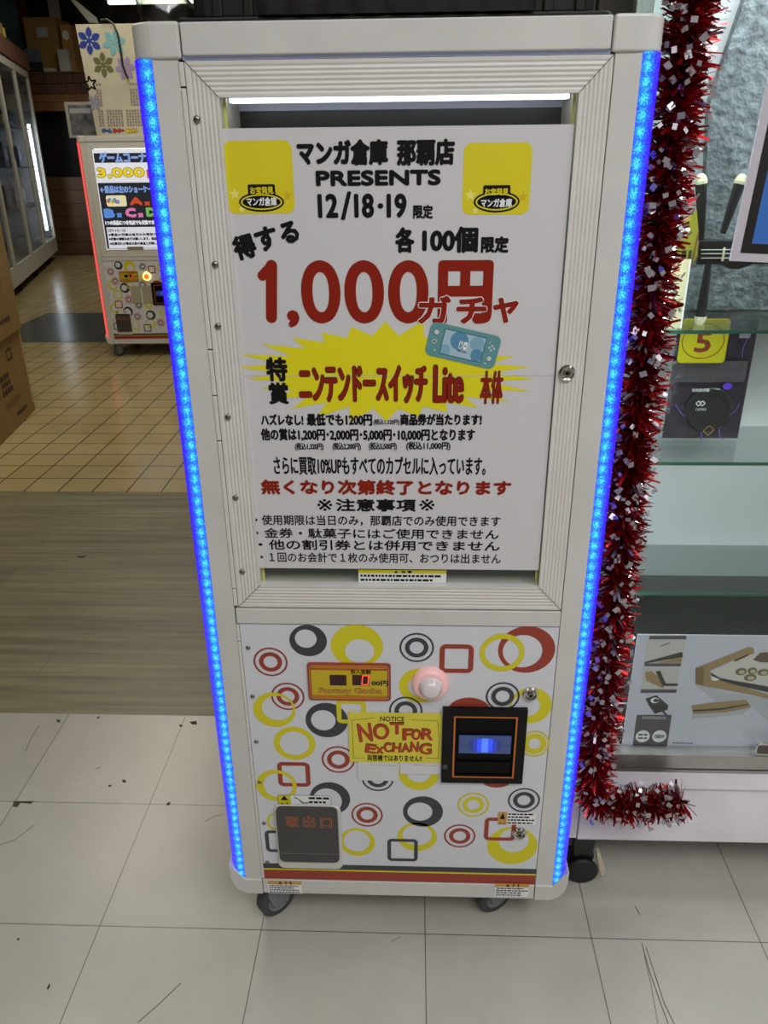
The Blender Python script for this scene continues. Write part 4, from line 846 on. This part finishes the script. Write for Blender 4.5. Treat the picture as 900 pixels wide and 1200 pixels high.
for cx_, tx, tw in ((752.8, 'TABLE\nGRILL', 5.5), (772.3, '1000W', 6)):
    e = (lambda e: (e[0], e[1]-fz, e[2], e[3]))
    g.disc(*e({752.8: (0.4304, 0.3528, 0.0122, 0.0133), 772.3: (0.4594, 0.3534, 0.0122, 0.0132)}[cx_]), Y1_, white_p, 24)
def gt(tx, bx, mt, bo=0): g.text(tx, (bx[0], bx[1], bx[2]-fz, bx[3]-fz), Y2_, mt, bo)
gt('1000W', (0.45, 0.4686, 0.3486, 0.3581), purp, .0002); small_print(g, (lambda q: (q[0], q[1], q[2]-fz, q[3]-fz))((0.4225, 0.4389, 0.3452, 0.3603)), 2, Y2_, purp); small_print(g, (lambda q: (q[0], q[1], q[2]-fz, q[3]-fz))((0.4242, 0.4668, 0.3906, 0.3971)), 2, Y2_, pgrey); small_print(g, (lambda q: (q[0], q[1], q[2]-fz, q[3]-fz))((0.4848, 0.5294, 0.3372, 0.341)), 1, Y2_, pdark)
# big printed grill: plate, beams, food
gpl(((0.5044, 0.466), (0.5278, 0.4628), (0.5619, 0.4473), (0.6326, 0.4378), (0.6663, 0.4491), (0.68, 0.3802), (0.6422, 0.3869), (0.6065, 0.4229), (0.5479, 0.4273)), Y0, shadow_print)
gpl(((0.5265, 0.4892), (0.5782, 0.5261), (0.6474, 0.544), (0.6663, 0.4491), (0.5421, 0.4807)), Y1_, mat('print_plate_top', (208, 202, 196), .4)); gpl(((0.5262, 0.4909), (0.5452, 0.479), (0.6649, 0.4562), (0.6677, 0.442), (0.5344, 0.4753)), Y2_, pdark); gpl(((0.5288, 0.4839), (0.5441, 0.4772), (0.5376, 0.4736), (0.5302, 0.4752)), Y3_, white_p)
gpl(((0.5008, 0.4992), (0.581, 0.5423), (0.5898, 0.5398), (0.5916, 0.5297), (0.559, 0.5156), (0.5257, 0.4944), (0.5279, 0.4804), (0.6309, 0.4467), (0.6684, 0.4384), (0.6705, 0.4277), (0.6024, 0.4462), (0.5058, 0.466)), Y2_-.0001, wood); gpl(((0.5591, 0.5147), (0.582, 0.5287), (0.5826, 0.5253), (0.5649, 0.514)), Y3_, pdark); gpl(((0.5008, 0.4992), (0.513, 0.5028), (0.519, 0.4644), (0.5056, 0.4677)), Y3_, wood_d)
for mx_, mz_ in ((868, 786), (880, 785), (894, 787), (878, 793)):
    pass
for e in ((0.5769, 0.4934, 0.0092, 0.0075), (0.595, 0.4954, 0.0078, 0.0069), (0.6139, 0.4923, 0.0099, 0.0069), (0.5939, 0.4815, 0.0106, 0.0073)):
    g.disc(e[0], e[1]-fz, e[2], e[3], Y3_, mat('print_mushroom', (124, 102, 76), .5), 14); g.disc(e[0]+.001, e[1]-fz-.001, e[2]*.55, e[3]*.55, Y3_-.0001, mat('print_mushroom_pale', (196, 182, 150), .5), 12)
gpl(((0.5923, 0.5178), (0.6011, 0.5315), (0.6352, 0.5354), (0.6398, 0.5116), (0.6045, 0.5128)), Y3_, mat('print_steak', (104, 78, 64), .5))
gpl(((0.5053, 0.4211), (0.5335, 0.427), (0.5957, 0.4354), (0.6072, 0.4193), (0.5657, 0.4076), (0.511, 0.4029)), Y1_, wood); gpl(((0.5096, 0.4121), (0.5569, 0.4166), (0.6001, 0.4264), (0.6004, 0.4246), (0.5575, 0.4129), (0.5101, 0.4084)), Y2_, pdark); gpl(((0.5083, 0.401), (0.5584, 0.4075), (0.6075, 0.4175), (0.5953, 0.4045), (0.5097, 0.3918)), Y0, shadow_print)
g.build('printed_front', cb, label='white carton front printed with a table grill')
# drawstring zip pouch on the second shelf
pb = thing('zip_pouch', 'dark purple zip pouch with black round disc on the second glass shelf', 'pouch', (0, .262, .8575))
bx = (0.4354, 0.559, 0.8579, 1.0326); z0 = .8575
def pillow(x0, x1, za, zb_, th, mt, nx=12, nz=14):
    q = MB()
    for sgn in (-1, 1):
        rows = [[(x0+(x1-x0)*i/nx, sgn*th*(math.sin(math.pi*i/nx)*math.sin(math.pi*j/nz))**.6 if 0 < i < nx and 0 < j < nz else 0, za+(zb_-za)*j/nz) for i in range(nx+1)] for j in range(nz+1)]
        q.grid(rows if sgn < 0 else [r[::-1] for r in rows], mt)
    return q
pouch_m = mat('pouch_film', (50, 42, 56), .22, bump=.25, nscale=60); bx2 = (0.4341, 0.545, 0.8579, 0.9952)
pillow(bx[0], bx[1], .0015, 1.0535-z0, .010, pouch_m).build('pouch_body', pb, smooth=True)
q = MB(); yv = -.0125
zz = (0.4318, 0.5503, 0.9568, 0.9911); q.rect((zz[0], zz[1]-.002, zz[2]-z0, zz[3]-z0), yv, mat('zip_band', (86, 80, 88), .3, bump=.6, nscale=90)); q.build('zip_band', pb, label='ribbed zip closure')
q = MB(); d0 = (0.499, 0.9117, 0.0353, 0.0386); q.lathe(d0[0], -.009, d0[1]-z0, [(d0[2]*1.05, 0), (d0[2]*1.05, .006), (d0[2], .008), (d0[2]*.8, .0085), (d0[2]*.78, .007)], mat('disc_black', (34, 34, 36), .3), 40); q.build('round_disc', pb, smooth=False, label='black plastic disc')
q = MB(); yv = -.0182
def zt4(b4): return (b4[0], b4[1], b4[2]-z0, b4[3]-z0)
q.text('取扱説明書', zt4((0.4661, 0.4936, 0.9428, 0.9484)), yv, keyw, .0002)
for cxp in (817.3, 821.5):
    pass
for c in ((0.4799, 0.9238), (0.4858, 0.9238)):
    r_ = .0042
    pts = [(c[0]+r_, c[1]-z0), (c[0], c[1]-z0+r_), (c[0]-r_, c[1]-z0), (c[0], c[1]-z0-r_)]
    for k in range(4): q.line(pts[k], pts[(k+1) % 4], .0016, yv, white_p)
q.text('CAMRE', zt4((0.4762, 0.4932, 0.9117, 0.916)), yv, keyw, .0001)
q.build('white_print', pb, label='white logo and lettering'); q = MB()
lil = mat('lilac_line', (122, 92, 190), .3)
for pth in (((0.4445, 0.9217), (0.4547, 0.9074), (0.478, 0.8886), (0.4918, 0.8785), (0.4953, 0.8653), (0.4934, 0.8594)), ((0.5459, 0.9231), (0.5424, 0.9117), (0.529, 0.8945), (0.5207, 0.8785), (0.524, 0.8668), (0.5304, 0.8609)), ((0.427, 1.0087), (0.4315, 0.9952)), ((0.5369, 0.9978), (0.5359, 1.0112), (0.5407, 1.0285))):
    for a, c in zip(pth, pth[1:]): q.line((a[0], a[1]-z0), (c[0], c[1]-z0), .0011, yv+.004, lil)
e = (0.5208, 0.9519, 0.0074, 0.0056); q.disc(e[0], e[1]-z0, e[2], e[3], yv, mat('lilac_glint', (110, 60, 220), .3), 14)  # lilac glint painted as a flat spot on the black disc
for c, h_ in (((0.5028, 0.8785), .0085),):
    pts = [(c[0]+h_, c[1]-z0+.001), (c[0], c[1]-z0+h_), (c[0]-h_, c[1]-z0-.001), (c[0], c[1]-z0-h_)]
    for k in range(4): q.line(pts[k], pts[(k+1) % 4], .0009, yv, gold_p)
q.build('printed_lines', pb, label='lilac and gold printed lines and a painted lilac glint')
q = MB(); q.rect(zt4((0.527, 0.544, 1.0272, 1.0364)), yv+.004, mat('silver_label', (150, 140, 160), .35)); q.build('silver_label', pb, label='silver label')
# yellow number card
nc = MB(); bx = (0.4325, 0.505, 0.992, 1.0597); nc.prism(nc.rr(*bx, .006), .2335, .2355, mat('number_yellow', (214, 204, 24), .45)); num = nc.build('number_card')
tag(num, 'yellow rounded card with a circled red number 5', 'card')
q = MB(); e = (0.4676, 1.0259, 0.0324, 0.0276); nred = mat('number_red', (150, 56, 34), .5); q.ring(e, (e[0], e[1], e[2]-.0014, e[3]-.0014), .2333, nred); q.text('5', (0.4554, 0.4807, 1.0081, 1.0409), .2332, nred, .0012); q.build('number', num, label='red circled number 5')
# grey fleece case
b = MB(); rows = []
fle = mat('grey_fleece', (122, 131, 135), .95, noise=.25, nscale=70, bump=.5)
for j in range(25):
    v = j/24; z = 1.0605+v*.80
    xl = .452+.012*math.sin(v*9) if z < 1.36 else .452+(z-1.36)*.22
    rows.append([(xl+(1.02-xl)*(i/24), .322-.012*math.sin(math.pi*min(1, i/5)/2)-.012*(.5+.5*math.sin(i*1.1+v*3)), z) for i in range(25)])
b.grid(rows, fle)
for j in range(0): pass
rows2 = [[(p[0], .328, p[2]) for p in r][::-1] for r in rows]; b.grid(rows2, fle)
tag(b.build('fleece_case', smooth=True), 'grey fleece cloth case hanging behind the black pegs in the showcase', 'case')
# three-stringed lute head with black pegs
SN = thing('sanshin', 'dark three-stringed lute neck with black pegs on the top glass shelf', 'instrument', (.4755, .22, 1.06))
ox, oz = .4755, 1.06
ebony = mat('ebony', (34, 33, 33), .22); ivory = mat('ivory', (222, 218, 180), .4)
b = MB(); hd = (0.4317, 0.4867, 1.1419, 1.1751); b.box(hd[0]-ox, .62-ox, -.012, .014, hd[2]-oz, hd[3]-oz, ebony)
pol = [(x-ox, z-oz) for x, z in ((0.4667, 1.1467), (0.5133, 1.1464), (0.5094, 1.1405), (0.4931, 1.1358), (0.4807, 1.1358), (0.4715, 1.1395))]; b.prism(pol[::-1], -.014, .010, ebony)
b.build('neck', SN, bevel=.002)
b = MB()
for k, zz_ in enumerate((291.5, 296, 301)):
    a = ((0.4347, 1.1629), (0.4355, 1.1576), (0.4364, 1.1516))[k]; b.tube([(a[0]-ox, -.0145, a[1]-oz), (.60-ox, -.0145, a[1]-oz)], .0006, mat('string_white', (214, 214, 208), .4), 5)
b.build('string', SN)
b = MB(); a0, a1 = ((0.4672, 1.1657), (0.4672, 1.1473)); b.tube([(a0[0]-ox, -.014, a0[1]-oz), (a1[0]-ox, -.014, a1[1]-oz)], .0016, ivory, 8); b.build('nut', SN, label='ivory nut')
for a, c, yv in (((0.425, 1.25), (0.4371, 1.1753), -.002), ((0.4807, 1.2489), (0.468, 1.1832), .004), ((0.447, 1.0695), (0.4466, 1.1456), -.018)):
    A_, C_ = Vector((a[0]-ox, yv, a[1]-oz)), Vector((c[0]-ox, yv, c[1]-oz)); b = MB()
    b.tube([C_, C_.lerp(A_, .5), A_], [.0042, .0062, .0078], ebony, 6); pg = b.build('peg', SN)
    d_ = (A_-C_).normalized(); b = MB(); b.tube([A_, A_+d_*.004, A_+d_*.010, A_+d_*.0135], [.0084, .0086, .0066, .0030], ivory, 6); b.build('peg_cap', pg, label='ivory peg cap')
b = MB(); pol = ((0.397, 1.1998), (0.4144, 1.2176), (0.421, 1.1895), (0.4248, 1.1562), (0.4165, 1.1399), (0.403, 1.1412), (0.3954, 1.1611))
b.prism(list(pol)[::-1], .188, .191, mat('olive_card', (150, 148, 40), .5)); oc = b.build('shelf_tag'); tag(oc, 'olive yellow tag with dark lettering beside the lute pegs', 'tag')
q = MB(); small_print(q, (0.4017, 0.4185, 1.1517, 1.1656), 1, .1875, pdark, .9); q.line((0.4211, 1.1884), (0.4175, 1.1411), .002, .1876, mat('brown_edge', (120, 70, 50), .5)); q.build('lettering', oc)
b = MB(); bx = (0.3673, 0.4101, 1.053, 1.1541); b.box(bx[0], bx[1], .168, .1705, 1.0586, bx[3], mat('cream_card', (206, 202, 160), .5)); b.box(bx[1]-.0022, bx[1], .1675, .1678, 1.0586, bx[3], white_p)
tag(b.build('cream_card'), 'pale cream card standing on the top glass shelf beside the tinsel', 'card')
# framed sign on the glass
SG = thing('framed_sign', 'tilted white, black and blue bordered sign on the showcase glass', 'sign', (0, .097, 0))
bl_ = (0.4361, 1.1606); tl_ = (0.4421, 1.2883); dx, dz = tl_[0]-bl_[0], tl_[1]-bl_[1]; Ls = math.hypot(dx, dz); uz = (dx/Ls, dz/Ls); ux = (uz[1], -uz[0])
def sg(u, v): return (bl_[0]+ux[0]*u+uz[0]*v, bl_[1]+ux[1]*u+uz[1]*v)
b = MB(); b.prism([sg(0, 0), sg(.30, 0), sg(.30, .42), sg(0, .42)], -.0025, .0025, mat('sign_white', (196, 188, 198), .4))
for m_, yv, mt in ((.0105, -.0028, mat('sign_black', (32, 28, 28), .4)), (.0225, -.0031, mat('sign_blue', (58, 110, 190), .4)), (.040, -.0034, mat('sign_pale', (190, 180, 186), .4))):
    b.poly([sg(m_, m_), sg(.30-m_, m_), sg(.30-m_, .42-m_), sg(m_, .42-m_)], yv, mt)
b.build('sign_board', SG)

# ------------------------------------------------------------------ tinsel garland
TN = MB(); foil = [mat('red_foil', (174, 22, 26), .3, .75), mat('dark_red_foil', (128, 14, 18), .3, .75), mat('silver_foil', (176, 170, 176), .35, .7)]
path = [Vector(p) for p in ((.343, .055, 1.62), (.332, .054, 1.45), (.327, .053, 1.2), (.327, .052, .95), (.329, .052, .7), (.330, .052, .45), (.333, .052, .30), (.337, .050, .278), (.355, .050, .267), (.40, .050, .263), (.45, .050, .266), (.488, .050, .277))]
seg_l = [(path[i+1]-path[i]).length for i in range(len(path)-1)]; tot = sum(seg_l)
def along(s_):
    for i, l in enumerate(seg_l):
        if s_ <= l or i == len(seg_l)-1: return path[i].lerp(path[i+1], min(1, s_/l)), (path[i+1]-path[i]).normalized()
        s_ -= l
rnd = random.Random(11)
for k in range(11000):
    s_ = rnd.random()*tot; c, t_ = along(s_); u = t_.orthogonal().normalized(); w = t_.cross(u)
    a = rnd.uniform(0, 2*math.pi); d = (math.cos(a)*u+math.sin(a)*w+t_*rnd.uniform(-.55, .55)).normalized()
    rad = rnd.uniform(.022, .040)*(1.0 if s_ < 1.3 else .95)
    if c.y+d.y*rad > .094: d.y = (.094-c.y)/rad
    sd = d.cross(Vector((rnd.uniform(-1, 1), rnd.uniform(-1, 1), rnd.uniform(-1, 1)))).normalized()*rnd.choice((.0006, .0010, .0014, .0020, .0026))
    bend = Vector((rnd.uniform(-1, 1), rnd.uniform(-1, 1)*.5, rnd.uniform(-1, .6)))*.006
    p0 = c+d*.003; p1 = c+d*rad*.6+bend*.4; p2_ = c+d*rad+bend; p2_.y = min(p2_.y, .096); p1.y = min(p1.y, .096); p2_.x = max(p2_.x, .2995+abs(sd.x)); p1.x = max(p1.x, .2995+abs(sd.x))
    mt = foil[0] if rnd.random() < .55 else foil[1] if rnd.random() < .78 else foil[2]
    TN.face([p0-sd, p0+sd, p1+sd, p1-sd], mt); TN.face([p1-sd, p1+sd, p2_+sd*.7, p2_-sd*.7], mt)
for k in range(900):
    s_ = rnd.random()*tot; c, t_ = along(s_); u = t_.orthogonal().normalized(); w = t_.cross(u); a = rnd.uniform(0, 2*math.pi)
    d = (math.cos(a)*u+math.sin(a)*w).normalized(); p = c+d*rnd.uniform(.020, .040); p.y = min(p.y, .088); p.x = max(p.x, .306)
    e1 = Vector((rnd.uniform(-1, 1), rnd.uniform(-.5, .5), rnd.uniform(-1, 1))).normalized(); e2 = e1.cross(d+Vector((0, -.8, 0))).normalized(); h_ = rnd.uniform(.0026, .0050)
    TN.face([p-e1*h_-e2*h_*.8, p+e1*h_-e2*h_*.8, p+e1*h_+e2*h_*.8, p-e1*h_+e2*h_*.8], foil[2])
TN.tube([tuple(p) for p in path], .003, foil[1], 6)
tag(TN.build('tinsel_garland'), 'red and silver tinsel garland draped down the showcase corner post', 'garland')

# ------------------------------------------------------------------ far display cabinets, back counter and clutter
A0 = (-3.75, 6.2); CA = math.atan2(.9591, -.2834); LEN = 4.58
DC = thing('display_cabinet', 'long white display cabinet with sliding glass doors against the far left side', 'cabinet', (*A0, 0), CA)
cw = mat('cabinet_white', (190, 188, 176), .45)
b = MB(); b.box(-.6, LEN, .0, .5, .11, .30, cw); b.box(-.6, LEN, -.004, .5, 2.26, 2.35, cw); b.box(-.6, LEN, .48, .5, .30, 2.26, mat('cabinet_back', (120, 124, 130), .6)); b.box(LEN-.02, LEN, 0, .5, .3, 2.26, mat('cabinet_end', (170, 172, 168), .5)); b.build('carcass', DC, bevel=.004)
for s_ in (-.1, 1.1, 2.28, 3.45, LEN-.045):
    b = MB(); b.box(s_-.045, s_+.045, -.006, .03, .30, 2.26, cw); b.build('door_stile', DC, bevel=.003)
for s_ in (2.16, 3.33):
    b = MB(); b.box(s_+.10, s_+.125, -.010, -.005, 1.30, 1.42, dark_gap); b.build('door_pull', DC)
for s0, s1 in ((-.055, 1.055), (1.145, 2.235), (2.325, 3.405), (3.495, LEN-.09)):
    b = MB(); b.box(s0, s1, .012, .016, .30, 2.26, glass('cabinet_glass', (.86, .88, .9), .9)); b.build('glass_door', DC)
for zs in (.75, 1.2, 1.65):
    b = MB(); b.box(-.5, LEN-.03, .06, .47, zs, zs+.012, mat('cabinet_shelf', (150, 156, 160), .4)); b.build('shelf', DC)
b = MB(); b.box(LEN-.26, LEN-.225, .05, .085, .40, 1.72, mat('cabinet_tube', (255, 255, 255), .4, emit=(236, 244, 255), es=11)); b.build('tube_lamp', DC, label='vertical white tube lamp')
for s_ in (.3, 1.5, 2.7, 3.9):
    b = MB(); b.box(s_-.04, s_+.04, .03, .11, .08, .11, black); b.tube([(s_-.02, .07, .045), (s_+.02, .07, .045)], .045, black, 16); b.build('castor', DC)
mer = [((3.7, 1.662, .25, .20), (70, 76, 120)), ((3.95, 1.212, .28, .24), (60, 60, 110)), ((3.6, .762, .3, .2), (170, 160, 140)), ((2.5, 1.662, .4, .1), (190, 170, 60)), ((2.9, 1.212, .3, .28), (90, 92, 104)), ((2.5, .762, .4, .26), (70, 70, 76)), ((1.4, 1.212, .4, .26), (100, 100, 112)), ((3.15, .762, .16, .22), (200, 200, 196)), ((3.2, 1.662, .16, .12), (196, 176, 70))]
for i, ((s_, z, w_, h_), cc) in enumerate(mer):
    b = MB(); b.box(0, w_, 0, .16, 0, h_, mat('merch_%d' % i, cc, .5, noise=.35, nscale=22)); b.box(w_*.15, w_*.85, -.001, 0, h_*.3, h_*.7, mat('merch_lab_%d' % i, tuple(min(255, c_+70) for c_ in cc), .5))
    o = b.build('merchandise_box', bevel=.006); lx, ly = s_, .2
    o.location = (A0[0]+lx*math.cos(CA)-ly*math.sin(CA), A0[1]+lx*math.sin(CA)+ly*math.cos(CA), z+.0005); o.rotation_euler = (0, 0, CA)
    tag(o, ['dark blue', 'navy', 'tan', 'yellow', 'grey', 'charcoal', 'slate', 'small white', 'small mustard'][i]+' boxed item on the '+{1.662: 'upper', 1.212: 'middle', .762: 'lower'}[z]+' shelf of the far white cabinet', 'box', 'boxed items in the far cabinet')
brick = mat('brick_trim', (112, 74, 58), .7, noise=.12, nscale=8)
b = MB()
for k in range(20):
    b.box(-.6+k*.262, -.6+k*.262+.256, -.03, .12, 2.352, 2.55, brick)
o = b.build('brick_trim', bevel=.006); o.location = (*A0, 0); o.rotation_euler = (0, 0, CA); tag(o, 'reddish brown brick trim along the top of the far white cabinet', 'trim')
def cabloc(o): o.location = (*A0, 0); o.rotation_euler = (0, 0, CA); return o
b = MB(); gp_ = ((3.1733, 2.828), (4.6005, 2.9185), (4.1786, 2.4211), (2.5183, 2.2635)); b.box(2.2, 3.62, .13, .15, 2.552, 2.99-.12, mat('green_board', (40, 104, 66), .5)); b.box(2.2, 3.62, .128, .13, 2.85, 2.87, cw)
tag(cabloc(b.build('green_board')), 'green picture board standing above the far white cabinet', 'board')
for i, (s_, h_, cc, nm) in enumerate(((2.55, .17, (196, 176, 40), 'leftmost yellow'), (2.72, .2, (190, 186, 150), 'cream'), (2.88, .22, (206, 184, 30), 'tall yellow'), (3.1, .18, (150, 110, 50), 'brown'), (3.28, .15, (208, 190, 60), 'short yellow'))):
    b = MB(); b.extr([(s_+.05*math.cos(a), .05+.05*math.sin(a)) for a in [2*math.pi*k/12 for k in range(12)]], 2.551, 2.551+h_*.8, mat('bottle_%d' % i, cc, .4)); b.extr([(s_+.028*math.cos(a), .05+.028*math.sin(a)) for a in [2*math.pi*k/12 for k in range(12)]], 2.551+h_*.8, 2.551+h_*1.1, mat('bottle_%d' % i))
    tag(cabloc(b.build('toy_bottle', smooth=False)), nm+' bottle on the brick trim before the green board', 'bottle', 'bottles on the brick trim')

CT = thing('back_counter', 'dark wooden counter with brick band across the back of the shop', 'counter', (-4.5, 11.0, 0))
wd = mat('dark_wood', (92, 64, 40), .55, noise=.2, nscale=5); wbeam = mat('beam_wood', (122, 84, 46), .5, noise=.15, nscale=6)
b = MB(); b.box(-1.6, 3, 0, .6, 0, 1.06, wd)
for k in range(6): b.box(-1.6, 3, -.012, 0, .02+k*.175, .185+k*.175, wd)
b.build('counter_base', CT)
b = MB(); b.box(-1.6, 3, .25, .3, 1.06, 1.92, mat('black_opening', (10, 10, 11), .6)); b.build('opening', CT, label='black opening above the counter')
b = MB(); b.box(-1.6, 3, -.02, .4, 1.90, 2.01, wbeam); b.box(-1.6, 3, -.03, .4, 2.012, 2.11, wbeam); b.build('beam', CT, label='brown wooden beam', bevel=.004)
b = MB()
for r_ in range(2):
    for k in range(24): b.box(-1.6+k*.2+(r_ % 2)*.1, -1.6+k*.2+.194+(r_ % 2)*.1, -.05, .4, 2.112+r_*.12, 2.112+r_*.12+.114, mat('dark_brick', (84, 52, 40), .7, noise=.1, nscale=9))
b.build('brick_band', CT, bevel=.004)
b = MB(); b.box(-1.6, 3, -.06, .6, 2.352, 2.37, wd); b.build('ledge', CT)
def onledge(name, pxb, cc, label, cat, dep=.25, y0=11.02, group=None):
    x0, x1, z0_, z1_ = pxb; b = MB(); b.box(x0, x1, y0, y0+dep, 2.3705, z1_, mat(name+'_m_%d' % cc[0], cc, .6, noise=.1, nscale=8)); return tag(b.build(name, bevel=.004), label, cat, group)
big = thing('cardboard_carton', 'brown cardboard carton with white paper label on the back counter', 'box', (0, 0, 0)); x0, x1, z0_, z1_ = (-5.2142, -4.783, 2.4264, 3.0211)
b = MB(); b.box(x0, x1, 11.1, 11.6, 2.3705, z1_, mat('cardboard_dim', (146, 112, 62), .75)); b.build('carton_body', big, bevel=.005)
q = MB(); q.rect((-5.0506, -4.8999, 2.7915, 2.9044), 11.098, mat('label_grey', (170, 172, 180), .6)); q.build('paper_label', big, label='white paper label')
b = MB(); x2_, x3_, _, z3_ = (-4.7694, -4.607, 2.4178, 2.9419); b.box(x2_+.02, x3_, 11.15, 11.5, 2.3705, z3_, mat('carton_light_side', (170, 128, 80), .75)); o = b.build('cardboard_carton', bevel=.004); tag(o, 'lighter right side of the labelled carton, built as a separate box on the back counter', 'box')  # right side of the same carton, its lit tone painted lighter
q = MB(); q.disc(*(-4.6816, 2.8156, 0.0462, 0.0587), 11.148, white_p, 10); q.build('paper_label', o)
onledge('grey_cloth', (-5.2233, -5.0251, 2.3784, 2.6481), (84, 100, 112), 'folded blue grey cloth left of the carton on the back counter', 'cloth', .06, 10.985)
onledge('black_tray', (-5.216, -4.9821, 2.3779, 2.4885), (26, 28, 28), 'black tray lying below the labelled carton on the back counter', 'tray', .03, 10.945)
onledge('paper_stack', (-4.9781, -4.826, 2.3651, 2.4155), (170, 166, 150), 'low white paper stack on the front of the back counter', 'paper', .09, 10.95)
onledge('white_packet', (-4.759, -4.6194, 2.3626, 2.6323), (172, 174, 164), 'standing white packet beside the lighter carton side on the back counter', 'packet', .08, 10.96)
# clutter above, in front of the far wall
b = MB(); x0, x1, z0_, z1_ = (-5.4844, -5.3666, 2.6552, 3.2508); b.box(x0, x1, 11.62, 11.66, 2.3705, 3.5, mat('maroon_post', (92, 42, 40), .6)); tag(b.build('maroon_post'), 'maroon upright board behind the cartons at top left', 'board')
b = MB(); b.box(x0-.5, x0-.01, 11.66, 11.70, 2.3705, 3.5, mat('teal_panel', (96, 132, 142), .6)); tag(b.build('teal_panel'), 'pale teal panel at the far top left corner', 'panel')
b = MB(); x0, x1, z0_, z1_ = (-5.045, -4.8896, 3.0194, 3.2901); b.box(x0, x1, 11.61, 11.62, z0_, 3.5, mat('hanging_sheet', (188, 186, 178), .6)); tag(b.build('hanging_sheet'), 'white paper strip hanging above the cardboard cartons', 'paper')
b = MB(); b.face([(*(-4.1844, 3.0646),)[:1]+(10.2,)+((-4.1844, 3.0646)[1],), (*(-4.0016, 2.8298),)[:1]+(10.2,)+((-4.0016, 2.8298)[1],), ((-3.886, 2.8191)[0], 10.2, (-3.886, 2.8191)[1]), ((-3.9077, 2.8824)[0], 10.2, (-3.9077, 2.8824)[1]), ((-4.1317, 3.0638)[0], 10.2, (-4.1317, 3.0638)[1])], cw)
o = b.build('slanted_panel'); md = o.modifiers.new('solid', 'SOLIDIFY'); md.thickness = .03; tag(o, 'slanted white panel edge above the snowflake board', 'panel')
# ceiling fluorescent lamp far at the top
for i, (x, yv) in enumerate(((-2.48, 8.4),)):
    cl = thing('ceiling_lamp', 'long fluorescent ceiling lamp glimpsed above the left end of the blue-lit machine', 'lamp', (x, yv, 2.735))
    b = MB(); b.box(-.66, .66, -.05, .05, .04, .08, cw); b.box(-.4, -.38, -.01, .01, .08, .9645, cw); b.box(.38, .4, -.01, .01, .08, .9645, cw); b.build('housing', cl); b = MB(); b.box(-.64, .64, -.03, .03, .0, .04, mat('far_tube', (255, 255, 255), .4, emit=(214, 232, 208), es=2.0)); b.build('tube', cl)
mt_ = MB(); mt_.box(-3.35, -2.3, 5.02, 6.25, 0.0002, .004, mat('dark_patch', (74, 78, 76), .22)); tag(mt_.build('floor_patch'), 'dark grey patch on the floor between the cartons and the red-lit machine', 'mat')  # flat dark grey glossy rectangle just above the cream tiles
